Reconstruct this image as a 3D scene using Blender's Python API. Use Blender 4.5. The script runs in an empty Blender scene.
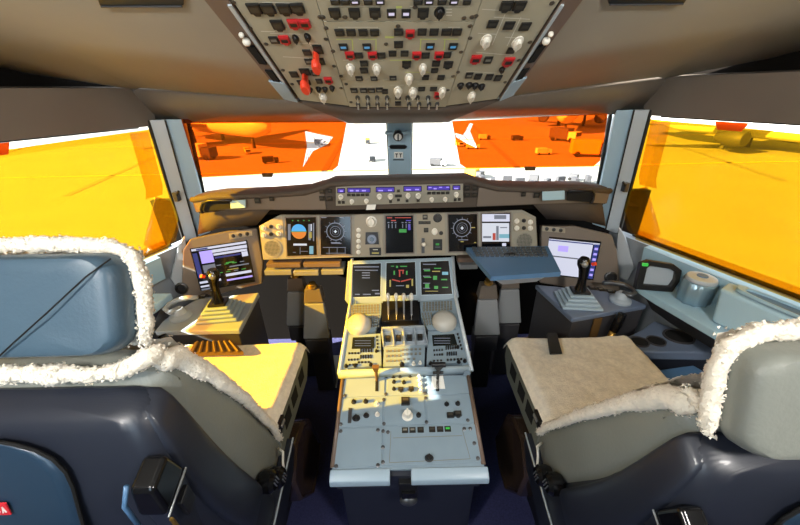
import bpy, bmesh, math, random
from mathutils import Vector as V, Matrix, noise
random.seed(7)
SC = bpy.context.scene
COL = SC.collection
# ------------------------------------------------------------------ camera
FPX, PITCH, ROLL, CAM = 340.0, math.radians(26.8), math.radians(1.2), V((-0.012, 0.0, 1.62))
fw = V((0, math.cos(PITCH), -math.sin(PITCH)))
u0 = V((0, math.sin(PITCH), math.cos(PITCH)))
x0 = V((1, 0, 0))
cr = x0 * math.cos(ROLL) - u0 * math.sin(ROLL)
cu = x0 * math.sin(ROLL) + u0 * math.cos(ROLL)
cd = bpy.data.cameras.new('camera'); cam = bpy.data.objects.new('camera', cd); COL.objects.link(cam)
cd.sensor_width = 36; cd.lens = FPX / 800 * 36; cd.clip_start = 0.01; cd.clip_end = 2000
R3 = Matrix((cr, cu, -fw)).transposed()
cam.matrix_world = Matrix.Translation(CAM) @ R3.to_4x4()
SC.camera = cam
SC.view_settings.view_transform = 'Standard'
try: SC.view_settings.look = 'None'
except Exception: pass
SC.view_settings.exposure = 0.25
SC.view_settings.gamma = 1.0
def ray(u, v): return fw + cr * ((u - 400) / FPX) + cu * ((262.5 - v) / FPX)
def hit(u, v, p, n):
    d = ray(u, v); n = V(n); return CAM + d * ((V(p) - CAM).dot(n) / d.dot(n))
def aty(u, v, y): return hit(u, v, (0, y, 0), (0, 1, 0))
def atz(u, v, z): return hit(u, v, (0, 0, z), (0, 0, 1))
def atx(u, v, x): return hit(u, v, (x, 0, 0), (1, 0, 0))
# ------------------------------------------------------------------ materials
def lin(h):
    if isinstance(h, str):
        c = [int(h[i:i + 2], 16) / 255 for i in (0, 2, 4)]
        return tuple(x / 12.92 if x <= .04045 else ((x + .055) / 1.055) ** 2.4 for x in c)
    return tuple(h)
M = {}
def mat(name, col, rough=.5, metal=0, bump=0, bscale=80, var=0, vscale=20, coat=0, spec=.5, emit=None, es=1, sheen=0):
    m = bpy.data.materials.new(name); m.use_nodes = True
    nt = m.node_tree; b = nt.nodes['Principled BSDF']
    c = lin(col)
    b.inputs['Base Color'].default_value = (*c, 1)
    b.inputs['Roughness'].default_value = rough
    b.inputs['Metallic'].default_value = metal
    b.inputs['Specular IOR Level'].default_value = spec
    b.inputs['Coat Weight'].default_value = coat
    b.inputs['Sheen Weight'].default_value = sheen
    if emit is not None:
        b.inputs['Emission Color'].default_value = (*lin(emit), 1); b.inputs['Emission Strength'].default_value = es
    tc = None
    if bump or var:
        tc = nt.nodes.new('ShaderNodeTexCoord')
    if var:
        n = nt.nodes.new('ShaderNodeTexNoise'); n.inputs['Scale'].default_value = vscale; n.inputs['Detail'].default_value = 4
        nt.links.new(tc.outputs['Object'], n.inputs['Vector'])
        r = nt.nodes.new('ShaderNodeValToRGB')
        r.color_ramp.elements[0].position = .3; r.color_ramp.elements[1].position = .7
        r.color_ramp.elements[0].color = (*[x * (1 - var) for x in c], 1)
        r.color_ramp.elements[1].color = (*[min(1, x * (1 + var)) for x in c], 1)
        nt.links.new(n.outputs['Fac'], r.inputs['Fac']); nt.links.new(r.outputs['Color'], b.inputs['Base Color'])
    if bump:
        n = nt.nodes.new('ShaderNodeTexNoise'); n.inputs['Scale'].default_value = bscale; n.inputs['Detail'].default_value = 5
        nt.links.new(tc.outputs['Object'], n.inputs['Vector'])
        bp = nt.nodes.new('ShaderNodeBump'); bp.inputs['Strength'].default_value = bump; bp.inputs['Distance'].default_value = .01
        nt.links.new(n.outputs['Fac'], bp.inputs['Height']); nt.links.new(bp.outputs['Normal'], b.inputs['Normal'])
    M[name] = m; return m
def emis(name, col, s=1.0):
    return mat(name, (.01, .01, .01), .3, emit=col, es=s)
def film(name, tint, diff, t, gloss=.04):
    """thin coloured plastic film: part clear, part scattering, faint gloss"""
    m = bpy.data.materials.new(name); m.use_nodes = True; nt = m.node_tree; nt.nodes.clear()
    o = nt.nodes.new('ShaderNodeOutputMaterial')
    tr = nt.nodes.new('ShaderNodeBsdfTransparent'); tr.inputs['Color'].default_value = (*lin(tint), 1)
    tl = nt.nodes.new('ShaderNodeBsdfTranslucent'); tl.inputs['Color'].default_value = (*lin(diff), 1)
    df = nt.nodes.new('ShaderNodeBsdfDiffuse'); df.inputs['Color'].default_value = (*lin(diff), 1)
    m0 = nt.nodes.new('ShaderNodeMixShader'); m0.inputs[0].default_value = .3
    nt.links.new(tl.outputs[0], m0.inputs[1]); nt.links.new(df.outputs[0], m0.inputs[2])
    m1 = nt.nodes.new('ShaderNodeMixShader'); m1.inputs[0].default_value = t
    nt.links.new(m0.outputs[0], m1.inputs[1]); nt.links.new(tr.outputs[0], m1.inputs[2])
    gl = nt.nodes.new('ShaderNodeBsdfGlossy'); gl.inputs['Roughness'].default_value = .15
    m2 = nt.nodes.new('ShaderNodeMixShader'); m2.inputs[0].default_value = gloss
    nt.links.new(m1.outputs[0], m2.inputs[1]); nt.links.new(gl.outputs[0], m2.inputs[2])
    nt.links.new(m2.outputs[0], o.inputs['Surface'])
    M[name] = m; return m
mat('overhead_grey', 'aca690', .5, var=.04, vscale=8)
mat('panel_grey', '8a877a', .5, var=.05, vscale=10)
mat('panel_tan', '928a78', .5)
mat('pedestal_blue', '8093a0', .42, var=.04, vscale=12)
mat('pedestal_edge', '98acba', .35)
mat('rail_brown', '6e5c50', .4)
mat('trim_brown', '6a6158', .55, var=.08, vscale=5)
mat('hood_brown', '4a4139', .85, bump=.2, bscale=300)
mat('beam_grey', '665e55', .5, var=.06, vscale=4)
mat('ceiling_grey', 'a29d90', .6, var=.05, vscale=3)
mat('wall_grey', '8b9297', .55)
mat('ledge_blue', 'a3c4d4', .35, var=.03, vscale=6)
mat('console_blue', '66748a', .42, bump=.05, bscale=200)
mat('console_light', '9aa5ae', .45)
mat('console_dark', '3b3a3d', .5)
mat('bezel_brown', '6c6258', .5)
mat('frame_metal', 'b6c0c6', .35, metal=.15)
mat('frame_blue', '9db8c8', .4)
mat('rubber', '15140f', .6)
mat('black', '141416', .4)
mat('black_gloss', '0c0c0e', .18)
mat('hole', '040404', .9)
mat('button_dark', '1c1a17', .4)
mat('button_face', '3a372f', .5)
mat('button_red', 'b01f22', .35)
mat('handle_red', 'f0452a', .4)
mat('button_grey', '77766c', .5)
mat('knob_white', 'e6e2d6', .35)
mat('marking_white', 'd8d6c8', .6)
mat('marking_green', 'c5cf7a', .6)
mat('screw', '5d564c', .35, metal=.6)
mat('steel', 'b8bbbd', .3, metal=.8)
mat('dark_metal', '5b5d60', .35, metal=.7)
mat('plate_steel', 'b4b6b6', .45, metal=.2)
mat('brass', 'a8843f', .35, metal=.8)
mat('carpet', '34365f', .95, bump=.5, bscale=500, var=.25, vscale=150)
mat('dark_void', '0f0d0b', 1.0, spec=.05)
mat('shell_navy', '20242f', .42, coat=.08, bump=.03, bscale=400)
mat('shell_blue', '23374a', .35, coat=.1)
mat('leather_grey', '7d8079', .45, bump=.12, bscale=120)
mat('leather_blue_lit', '415665', .42, bump=.08, bscale=160)  # grey leather with the blue cabin light put into its colour
mat('fleece', 'eee5d3', .95, bump=.35, bscale=220, var=.1, vscale=60, sheen=.3)
mat('pan_side', '6d7066', .5)
mat('shroud', '3a2c22', .22, coat=.6)
mat('strap', '232324', .8)
mat('tray_blue', '4f7397', .38)
mat('tray_key', '4d5358', .5)
mat('pedal_grey', '86898b', .45)
mat('pad_brown', '5f4520', .6)
mat('label_red', 'c8202c', .5)
mat('plate_white', 'e4e4de', .5)
mat('trackball', 'b2b1aa', .4)
mat('canister', '8ba6b6', .3, metal=.5)
mat('apron', '88867f', .9, var=.06, vscale=.2)
mat('aircraft_white', 'e8e8e6', .4)
mat('terminal', '8f8a84', .7)
mat('dark_glass', '30363c', .2)
mat('truck_white', 'dcdcd8', .5)
mat('truck_dark', '3c3c40', .6)
mat('paint_yellow', 'd0a020', .7)
mat('paint_grey', '77756f', .9)
emis('px_white', 'dfe4f0', .75); emis('px_blue', '3fa9e6', .9); emis('px_orange', 'e8822a', .8); emis('px_green', '3fae4a', .55)
emis('px_purple', '5a45c8', .6); emis('px_lilac', 'b8a6ff', .9); emis('px_red', 'd04a3a', .6); emis('px_grey', '8f96a6', .5)
emis('px_amber', 'c9b85a', .5); emis('px_page', 'd9dcef', .8); emis('px_navy', '2a3a86', .7); emis('px_cyan', '86c8dc', .6)
emis('lit_blue', '5aa6d8', .55); emis('lit_white', 'd8cfe8', .8); emis('green_led', '40c84a', .8)
emis('fill_lens', 'fff2dc', 3.0)
mat('screen', '0a0b0f', .12, coat=.3)
mat('screen_dark', '1d2220', .2)
film('orange_film', (.74, .098, .004), (.3, .06, .003), .86, .03)
film('yellow_film', (.84, .435, .010), (.10, .06, .004), .6, .02)
film('amber_hem', (.93, .74, .4), (.2, .11, .004), .95, .02)
film('tab_orange', (.95, .2, .01), (.9, .25, .02), .3, .03)
film('reflection_patch', (.93, .80, .78), (.5, .4, .38), .85, .03)  # pale tint for the reflection drawn in the orange blinds
film('glass', (.97, .985, .98), (.9, .9, .9), 1.0, .03)
# ------------------------------------------------------------------ objects
WL = {}
def wl(o): return WL.get(o.name, V((0, 0, 0))) if o else V((0, 0, 0))
def tag(o, label=None, cat=None, group=None, kind=None):
    if label: o['label'] = label
    if cat: o['category'] = cat
    if group: o['group'] = group
    if kind: o['kind'] = kind
    return o
def thing(name, label, cat, loc, group=None):
    o = bpy.data.objects.new(name, None); COL.objects.link(o); o.location = loc; o.empty_display_size = .05
    WL[o.name] = V(loc)
    return tag(o, label, cat, group)
def link(name, me, Mw, parent=None):
    o = bpy.data.objects.new(name, me); COL.objects.link(o)
    if parent: o.parent = parent
    o.matrix_local = Matrix.Translation(-wl(parent)) @ Mw
    WL[o.name] = Mw.translation.copy()
    return o
class MB:
    def __init__(s): s.bm = bmesh.new(); s.mi = 0; s.mats = []
    def m(s, name):
        if name not in s.mats: s.mats.append(name)
        s.mi = s.mats.index(name); return s
    def face(s, vs):
        try:
            f = s.bm.faces.new(vs); f.material_index = s.mi; return f
        except ValueError: return None
    def vs(s, pts): return [s.bm.verts.new(V(p)) for p in pts]
    def poly(s, pts): return s.face(s.vs(pts))
    def prism(s, pts, vec):
        a = s.vs(pts); b = s.vs([V(p) + V(vec) for p in pts]); n = len(a)
        s.face(a[::-1]); s.face(b)
        for i in range(n): s.face([a[i], a[(i + 1) % n], b[(i + 1) % n], b[i]])
        return s
    def hexa(s, a, b):      # two quads
        A = s.vs(a); B = s.vs(b); n = len(A)
        s.face(A[::-1]); s.face(B)
        for i in range(n): s.face([A[i], A[(i + 1) % n], B[(i + 1) % n], B[i]])
        return s
    def box(s, c, d, R=None):
        c = V(c); x, y, z = [k / 2 for k in d]; R = R or Matrix.Identity(3)
        q = lambda a, b, e: c + R @ V((a * x, b * y, e * z))
        return s.hexa([q(-1, -1, -1), q(1, -1, -1), q(1, 1, -1), q(-1, 1, -1)], [q(-1, -1, 1), q(1, -1, 1), q(1, 1, 1), q(-1, 1, 1)])
    def rings(s, rs, closed=True, cap=True):
        vv = [s.vs(r) for r in rs]; n = len(vv[0])
        for a, b in zip(vv, vv[1:]):
            for i in range(n if closed else n - 1):
                s.face([a[i], a[(i + 1) % n], b[(i + 1) % n], b[i]])
        if cap and closed: s.face(vv[0][::-1]); s.face(vv[-1])
        return s
    def cyl(s, p0, p1, r0, r1=None, seg=16, cap=True):
        p0, p1 = V(p0), V(p1); r1 = r0 if r1 is None else r1
        d = (p1 - p0).normalized(); a = d.orthogonal().normalized(); b = d.cross(a)
        ring = lambda p, r: [p + (a * math.cos(t) + b * math.sin(t)) * r for t in [2 * math.pi * i / seg for i in range(seg)]]
        return s.rings([ring(p0, r0), ring(p1, r1)], cap=cap)
    def lathe(s, p0, d, prof, seg=20):
        p0 = V(p0); d = V(d).normalized(); a = d.orthogonal().normalized(); b = d.cross(a)
        rs = [[p0 + d * h + (a * math.cos(t) + b * math.sin(t)) * max(r, 1e-4) for t in [2 * math.pi * i / seg for i in range(seg)]] for r, h in prof]
        return s.rings(rs)
    def tube(s, path, r, seg=8):
        path = [V(p) for p in path]; n = len(path); rs = []; a = None
        for i, p in enumerate(path):
            d = (path[min(i + 1, n - 1)] - path[max(i - 1, 0)]).normalized()
            if a is None: a = d.orthogonal().normalized()
            else: a = (a - d * a.dot(d)).normalized()
            b = d.cross(a); rr = r[i] if isinstance(r, (list, tuple)) else r
            rs.append([p + (a * math.cos(t) + b * math.sin(t)) * rr for t in [2 * math.pi * k / seg for k in range(seg)]])
        return s.rings(rs)
    def grid(s, f, nu, nv):
        g = [[s.bm.verts.new(V(f(i / nu, j / nv))) for i in range(nu + 1)] for j in range(nv + 1)]
        for j in range(nv):
            for i in range(nu): s.face([g[j][i], g[j][i + 1], g[j + 1][i + 1], g[j + 1][i]])
        return s
    def ball(s, c, r, seg=20, R=None):
        c = V(c); r = V((r, r, r)) if not isinstance(r, (tuple, list, V)) else V(r); R = R or Matrix.Identity(3); rs = []
        n = seg // 2
        for j in range(1, n):
            t = math.pi * j / n
            rs.append([c + R @ V((r.x * math.sin(t) * math.cos(p), r.y * math.sin(t) * math.sin(p), r.z * math.cos(t))) for p in [2 * math.pi * i / seg for i in range(seg)]])
        return s.rings(rs)
    def build(s, name, mats=None, parent=None, bevel=0, seg=2, smooth=None, subsurf=0, loc=None, kind=None, solid=0):
        bm = s.bm
        bmesh.ops.recalc_face_normals(bm, faces=bm.faces[:])
        if loc is None:
            lo = V((1e9,) * 3); hi = V((-1e9,) * 3)
            for v in bm.verts:
                for i in range(3): lo[i] = min(lo[i], v.co[i]); hi[i] = max(hi[i], v.co[i])
            loc = (lo + hi) / 2
        loc = V(loc)
        for v in bm.verts: v.co -= loc
        me = bpy.data.meshes.new(name); bm.to_mesh(me); bm.free()
        for m in (s.mats or ([mats] if isinstance(mats, str) else mats)): me.materials.append(M[m])
        if smooth is not None:
            me.polygons.foreach_set('use_smooth', [True] * len(me.polygons))
            if smooth < 180: me.set_sharp_from_angle(angle=math.radians(smooth))
        o = link(name, me, Matrix.Translation(loc), parent)
        if solid:
            md = o.modifiers.new('solid', 'SOLIDIFY'); md.thickness = solid; md.offset = 0
        if bevel:
            md = o.modifiers.new('bevel', 'BEVEL'); md.width = bevel; md.segments = seg; md.limit_method = 'ANGLE'; md.angle_limit = math.radians(35)
            if smooth is None:
                me.polygons.foreach_set('use_smooth', [True] * len(me.polygons)); md.harden_normals = True
        if subsurf:
            md = o.modifiers.new('sub', 'SUBSURF'); md.levels = subsurf; md.render_levels = subsurf
        if kind: o['kind'] = kind
        return o
def absorb(o, mb):
    """surface pattern (printing, screws, keys) becomes part of the mesh it lies on"""
    me = o.data; bm = bmesh.new(); bm.from_mesh(me); L = -WL[o.name]
    idx = []
    for n_ in mb.mats:
        k = me.materials.find(M[n_].name)
        if k < 0: me.materials.append(M[n_]); k = len(me.materials) - 1
        idx.append(k)
    bmesh.ops.recalc_face_normals(mb.bm, faces=mb.bm.faces[:])
    vm = {}
    for v in mb.bm.verts: vm[v] = bm.verts.new(v.co + L)
    for f in mb.bm.faces:
        g = bm.faces.new([vm[v] for v in f.verts]); g.material_index = idx[f.material_index]; g.smooth = False
    mb.bm.free(); bm.to_mesh(me); bm.free(); me.update()
    for md in list(o.modifiers):
        if md.type == 'BEVEL': o.modifiers.remove(md)
    for p in me.polygons: p.use_smooth = False
    return o
class Panel:
    """a flat face in the room: origin, right axis, up axis; points may be given as photo pixels projected on it"""
    def __init__(s, O, ex, ey):
        s.O = V(O); s.ex = V(ex).normalized(); s.n = s.ex.cross(V(ey)).normalized(); s.ey = s.n.cross(s.ex).normalized()
        s.R = Matrix((s.ex, s.ey, s.n)).transposed()
    def px(s, u, v, h=0): return hit(u, v, s.O, s.n) + s.n * h
    def ab(s, u, v): d = s.px(u, v) - s.O; return d.dot(s.ex), d.dot(s.ey)
    def pt(s, a, b, h=0): return s.O + s.ex * a + s.ey * b + s.n * h
    def size(s, u, v, w, h):
        return ((s.px(u + w / 2, v) - s.px(u - w / 2, v)).length, (s.px(u, v + h / 2) - s.px(u, v - h / 2)).length)
    def mx(s, u, v, w, h, d, lift=0):
        a, b = s.size(u, v, w, h)
        return Matrix.Translation(s.px(u, v, lift)) @ s.R.to_4x4() @ Matrix.Diagonal((a, b, d, 1))
    def quad(s, mb, u0_, v0_, u1_, v1_, h=.001): return mb.poly([s.px(u0_, v1_, h), s.px(u1_, v1_, h), s.px(u1_, v0_, h), s.px(u0_, v0_, h)])
    def pquad(s, mb, pts, h=.001): return mb.poly([s.px(u, v, h) for u, v in pts])
    def disc(s, mb, u, v, r, h=.001, seg=20, a0=0, a1=360, k=1):   # r in metres
        c = s.px(u, v, h); t = [math.radians(a0 + (a1 - a0) * i / seg) for i in range(seg + (a1 - a0 < 360))]
        return mb.poly([c + (s.ex * math.cos(x) + s.ey * math.sin(x)) * r for x in t])
    def ring(s, mb, u, v, r, w, h=.001, seg=24, a0=0, a1=360):
        c = s.px(u, v, h)
        P = lambda x, q: c + (s.ex * math.cos(x) + s.ey * math.sin(x)) * q
        for i in range(seg):
            a, b = [math.radians(a0 + (a1 - a0) * k / seg) for k in (i, i + 1)]
            mb.poly([P(a, r - w), P(a, r), P(b, r), P(b, r - w)])
    def plate(s, name, pts, t, m, parent, bevel=.002, lift=0):   # pixel polygon -> slab, top at lift
        mb = MB(); mb.prism([s.px(u, v, lift - t) for u, v in pts], s.n * t)
        return mb.build(name, m, parent, bevel=bevel)
# unit meshes for controls (unit footprint, unit height, sitting on z = 0)
def umesh(name, fn, smooth=None):
    mb = MB(); fn(mb); bm = mb.bm; bmesh.ops.recalc_face_normals(bm, faces=bm.faces[:])
    me = bpy.data.meshes.new(name); bm.to_mesh(me); bm.free()
    for m in mb.mats: me.materials.append(M[m])
    if smooth:
        me.polygons.foreach_set('use_smooth', [True] * len(me.polygons)); me.set_sharp_from_angle(angle=math.radians(smooth))
    return me
def btn(body, face, guard=False):
    def fn(mb):
        o = [(-.5, -.5), (.5, -.5), (.5, .5), (-.5, .5)] if not guard else [(-.5, -.3), (-.32, -.3), (-.2, -.52), (.2, -.52), (.32, -.3), (.5, -.3), (.5, .5), (-.5, .5)]
        i = [(x * .84, y * .84) for x, y in o]
        mb.m(body)
        mb.rings([[(x, y, 0) for x, y in o], [(x, y, .7) for x, y in o], [(x, y, 1) for x, y in i]])
        mb.m(face)
        mb.prism([(-.32, -.1, 1.0), (.32, -.1, 1.0), (.32, .26, 1.0), (-.32, .26, 1.0)], (0, 0, .04))
    return fn
def knob(body, tip):
    def fn(mb):
        mb.m(body)
        mb.lathe((0, 0, 0), (0, 0, 1), [(.5, 0), (.5, .18), (.36, .22), (.34, .9), (.28, 1)], 18)
        mb.m(tip)
        mb.box((0, 0, .85), (.14, .74, .5))
    return fn
def toggle(mb):
    mb.m('dark_metal'); mb.lathe((0, 0, 0), (0, 0, 1), [(.5, 0), (.5, .25), (.3, .3)], 10)
    mb.m('steel'); mb.cyl((0, 0, .2), (0, -.35, 1), .13, .22, 10)
U = {
 'dark': umesh('push_button', btn('button_dark', 'button_face')),
 'guard': umesh('guarded_button', btn('button_dark', 'button_face', True)),
 'red': umesh('red_guarded_button', btn('button_red', 'button_dark', True)),
 'grey': umesh('grey_button', btn('button_dark', 'button_grey')),
 'blue': umesh('lit_button', btn('button_dark', 'lit_blue')),
 'lit': umesh('lit_button', btn('button_dark', 'lit_white')),
 'green': umesh('lit_button', btn('button_dark', 'green_led')),
 'knob': umesh('rotary_knob', knob('knob_white', 'marking_white'), 35),
 'bknob': umesh('rotary_knob', knob('black', 'button_dark'), 35),
 'toggle': umesh('toggle_switch', toggle, 35),
}
NAMES = {'dark': 'push_button', 'guard': 'guarded_button', 'red': 'guarded_button', 'grey': 'push_button', 'blue': 'push_button', 'lit': 'push_button', 'green': 'push_button', 'knob': 'rotary_knob', 'bknob': 'rotary_knob', 'toggle': 'toggle_switch'}
LBL = {'red': 'red guarded button', 'blue': 'button with blue lit legend', 'lit': 'button with white lit legend', 'green': 'button with green lit legend', 'bknob': 'black rotary knob'}
DEP = {'dark': .004, 'guard': .005, 'red': .006, 'grey': .004, 'blue': .004, 'lit': .004, 'green': .004, 'knob': .013, 'bknob': .009, 'toggle': .012}
def put(P, kind, u, v, w, h, parent, lift=0, dep=None):
    o = link(NAMES[kind], U[kind], P.mx(u, v, w, h, dep or DEP[kind], lift), parent)
    if kind in LBL: o['label'] = LBL[kind]
    return o
# ================================================================== SETTING
def lerp(a, b, t): return V(a) * (1 - t) + V(b) * t
def SW(y, z=1.5):
    y1 = max(y, .5)
    return 1.10 + (1.70 - y1) * .36 + (.5 - min(y, .5)) * .14 + (1.5 - z) * .07
def structure(o, label, cat): return tag(o, label, cat, None, 'structure')
# floor
mb = MB(); mb.grid(lambda a, b: (-1.9 + 3.8 * a, -.8 + 3.0 * b, 0), 4, 4); mb.prism([(-1.9, -.8, -.02), (1.9, -.8, -.02), (1.9, 2.2, -.02), (-1.9, 2.2, -.02)], (0, 0, -.05))
structure(mb.build('floor', 'carpet'), 'dark navy carpet floor between the two pilot seats', 'floor')
# side walls below and behind the windows
for s, nm, lab in ((-1, 'wall_left', 'grey cockpit side wall under the left yellow shade'), (1, 'wall_right', 'grey cockpit side wall under the right yellow shade')):
    mb = MB(); mb.m('wall_grey')
    st = [1.72, 1.4, 1.0, .5, .1, -.4, -.8]
    mb.rings([[(s * SW(y, .92), y, .92), (s * (SW(y, .92) - .02), y, .0), (s * (SW(y, .92) + .06), y, .0), (s * (SW(y, .92) + .06), y, .92)] for y in st])
    mb.rings([[(s * SW(y, 1.66), y, 1.66), (s * SW(y, .92), y, .92), (s * (SW(y, .92) + .06), y, .92), (s * (SW(y, 1.66) + .06), y, 1.66)] for y in (.18, -.3, -.8)])
    structure(mb.build(nm), lab, 'wall')
mb = MB(); mb.box((0, -.84, 1.05), (3.7, .06, 2.1)); structure(mb.build('wall_back', 'wall_grey'), 'rear cockpit wall behind the seats', 'wall')
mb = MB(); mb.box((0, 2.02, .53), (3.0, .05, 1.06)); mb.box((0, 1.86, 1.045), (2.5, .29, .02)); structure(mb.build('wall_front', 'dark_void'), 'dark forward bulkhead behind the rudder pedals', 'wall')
# ceiling
CE = [[(.37, 1.22, 1.605), (1.05, 1.56, 1.655), (1.09, 1.58, 1.65)],
      [(.37, 1.0, 1.70), (1.05, 1.15, 1.785), (1.29, 1.28, 1.71)],
      [(.37, .75, 1.835), (1.1, .75, 1.90), (1.48, .8, 1.79)],
      [(.37, .35, 2.04), (1.1, .3, 2.03), (1.62, .2, 1.88)],
      [(.37, -.8, 2.06), (1.1, -.8, 2.06), (1.7, -.8, 1.9)]]
mb = MB(); mb.m('ceiling_grey')
for s in (-1, 1):
    for a, b in zip(CE, CE[1:]):
        for i in (0, 1):
            q = [a[i], a[i + 1], b[i + 1], b[i]]
            vv = mb.vs([(s * p[0], p[1], p[2]) for p in q]); mb.face(vv)
for a, b in zip(CE, CE[1:]):
    p, q = a[0], b[0]
    mb.poly([(-p[0], p[1], p[2]), (p[0], p[1], p[2]), (q[0], q[1], q[2]), (-q[0], q[1], q[2])])
bmesh.ops.remove_doubles(mb.bm, verts=mb.bm.verts[:], dist=1e-4)
structure(mb.build('ceiling', smooth=25, solid=.012), 'sloping grey ceiling panels either side of the overhead panel', 'ceiling')
for s, sd, o_, nn, px_ in ((-1, 'left', (-.6096, .8552, 1.7928), (-.0783, -.4737, -.8772), ((97, -6), (184, -6), (184, 2.5), (100, 3))), (1, 'right', (.4238, .8564, 1.7755), (.0783, -.4737, -.8772), ((606, -6), (688, -6), (684, .5), (608, 1)))):
    q = [hit(u, v, o_, nn) + V(nn) * .001 for u, v in px_]
    cv = thing('ceiling_vent', f'dark flat vent grille on the {sd} ceiling panel', 'vent', sum(q, V((0, 0, 0))) / 4)
    mb = MB(); mb.m('black'); mb.prism(q, V(nn) * .006); mb.build('grille', parent=cv, bevel=.002)
    mb = MB(); mb.m('dark_metal'); mb.tube([lerp(q[3], q[2], t) + V(nn) * .007 for t in (.02, .98)], .002, 6); mb.build('lip', parent=cv)
# windscreen surface: s = 0 centre .. 1 outer, t = 0 bottom .. 1 top
def WS(sd, s, t): return lerp(lerp((sd * .06, 1.99, 1.10), (sd * 1.05, 1.755, 1.10), s), lerp((sd * .06, 1.845, 1.49), (sd * .965, 1.655, 1.515), s), t)
# header over the windscreen
mb = MB(); mb.m('beam_grey')
for s in (-1, 1):
    up = [V((0, 1.2, 1.60)), V((s * .37, 1.22, 1.60)), V((s * 1.09, 1.58, 1.648)), V((s * 1.22, 1.66, 1.665))]
    lo = [V((0, 1.87, 1.49)), WS(s, .33, 1) + V((0, .02, 0)), WS(s, 1, 1) + V((0, .02, 0)), V((s * 1.17, 1.72, 1.495))]
    for i in range(3): mb.poly([up[i], up[i + 1], lo[i + 1], lo[i]])
bmesh.ops.remove_doubles(mb.bm, verts=mb.bm.verts[:], dist=1e-4)
structure(mb.build('trim_1', smooth=30, solid=.02), 'brown-grey header trim over the front windscreens', 'trim')
n = 2
for s, sd in ((-1, 'left'), (1, 'right')):
    mb = MB(); mb.m('beam_grey')
    st = [1.655, 1.3, .9, .5, .1, -.4, -.8]
    mb.rings([[(s * (SW(y) - .02), y, 1.50), (s * (SW(y, 1.65) - .035), y, 1.65), (s * (SW(y, 1.65) + .07), y, 1.66), (s * (SW(y) + .07), y, 1.50)] for y in st])
    structure(mb.build(f'trim_{n}', smooth=30), f'brown-grey trim beam over the {sd} side window', 'trim'); n += 1
    mb = MB(); mb.m('dark_void')
    mb.rings([[(s * (SW(y, 1.65) + .03), y, 1.655), (s * (SW(y, 1.65) + .03), y, 2.0), (s * (SW(y, 1.65) + .07), y, 2.0), (s * (SW(y, 1.65) + .07), y, 1.655)] for y in [1.62, 1.3, .9, .5, .1, -.4, -.8]])
    structure(mb.build(f'trim_{n}'), f'dark gap between the ceiling panel and the {sd} window beam', 'trim'); n += 1
    # corner joint plate with a screw
    P = Panel((s * 1.09, 1.58, 1.648), WS(s, 1, 1) - WS(s, 0, 1), (V((s * 1.09, 1.58, 1.648)) - WS(s, 1, 1)))
# pillars
mb = MB(); mb.m('frame_blue')
mb.hexa([(-.062, 1.965, 1.08), (.062, 1.965, 1.08), (.05, 2.06, 1.08), (-.05, 2.06, 1.08)], [(-.062, 1.82, 1.52), (.062, 1.82, 1.52), (.05, 1.92, 1.52), (-.05, 1.92, 1.52)])
structure(mb.build(f'trim_{n}', bevel=.006), 'pale blue centre post between the two front windscreens', 'window post'); n += 1
for s, sd in ((-1, 'left'), (1, 'right')):
    mb = MB()
    a0, a1 = V((s * 1.045, 1.745, .95)), V((s * .965, 1.645, 1.525))
    c0, c1 = V((s * 1.16, 1.675, .92)), V((s * 1.115, 1.635, 1.525))
    out = V((s * .04, .10, 0))
    m0, m1 = lerp(a0, c0, .52), lerp(a1, c1, .52)
    mb.m('frame_blue'); mb.hexa([a0, m0, m0 + out, a0 + out], [a1, m1, m1 + out, a1 + out])
    mb.m('frame_metal'); k = V((-s * .008, -.008, 0)); mb.hexa([m0 + k, c0 + k, c0 + out, m0 + out], [m1 + k, c1 + k, c1 + out, m1 + out])
    mb.m('rubber'); mb.tube([c0 + k, c1 + k], .008, 6); mb.tube([m0 + k, m1 + k], .004, 6)
    q = lerp(lerp(m0, c0, .6), lerp(m1, c1, .6), .42) + V((-s * .015, -.02, 0))
    mb.m('dark_metal'); mb.box(q, (.02, .03, .045)); mb.m('black'); mb.cyl(q, q + V((-s * .03, -.02, .03)), .006)
    structure(mb.build(f'trim_{n}', bevel=.003), f'grey metal window post beside the {sd} front windscreen', 'window post'); n += 1
# windows: frame and glass
wn = 1
for s, sd in ((-1, 'left'), (1, 'right')):
    W = thing(f'window_{wn}', f'{sd} front windscreen with glass behind the orange blind', 'window', WS(s, .5, 0)); W['kind'] = 'structure'; wn += 1
    mb = MB(); mb.m('rubber')
    c = [WS(s, .0, 0), WS(s, 1, 0), WS(s, 1, 1), WS(s, .0, 1)]; c = [p + V((0, .03, 0)) for p in c]
    for i in range(4): mb.tube([c[i], c[(i + 1) % 4]], .009, 6)
    mb.build('window_frame', parent=W)
    mb = MB(); nrm = (c[1] - c[0]).cross(c[3] - c[0]).normalized() * .006; mb.prism(c, nrm); mb.build('window_pane', 'glass', W)
def side_pt(s, y, z, inset=0): return V((s * (SW(y, z) - inset), y, z))
for s, sd in ((-1, 'left'), (1, 'right')):
    W = thing(f'window_{wn}', f'{sd} side window with glass behind the yellow shade', 'window', side_pt(s, 1.0, .92)); W['kind'] = 'structure'; wn += 1
    ys = [1.64, 1.3, .9, .5, .2]
    mb = MB(); mb.m('rubber')
    mb.tube([side_pt(s, y, 1.50, -.05) for y in ys], .01, 6); mb.tube([side_pt(s, y, .925, -.05) for y in ys], .01, 6)
    mb.tube([side_pt(s, .2, .925, -.05), side_pt(s, .2, 1.5, -.05)], .02, 6)
    mb.build('window_frame', parent=W)
    mb = MB(); mb.rings([[side_pt(s, y, .93, -.05), side_pt(s, y, 1.5, -.05), side_pt(s, y, 1.5, -.056), side_pt(s, y, .93, -.056)] for y in ys])
    mb.build('window_pane', 'glass', W)
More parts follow.
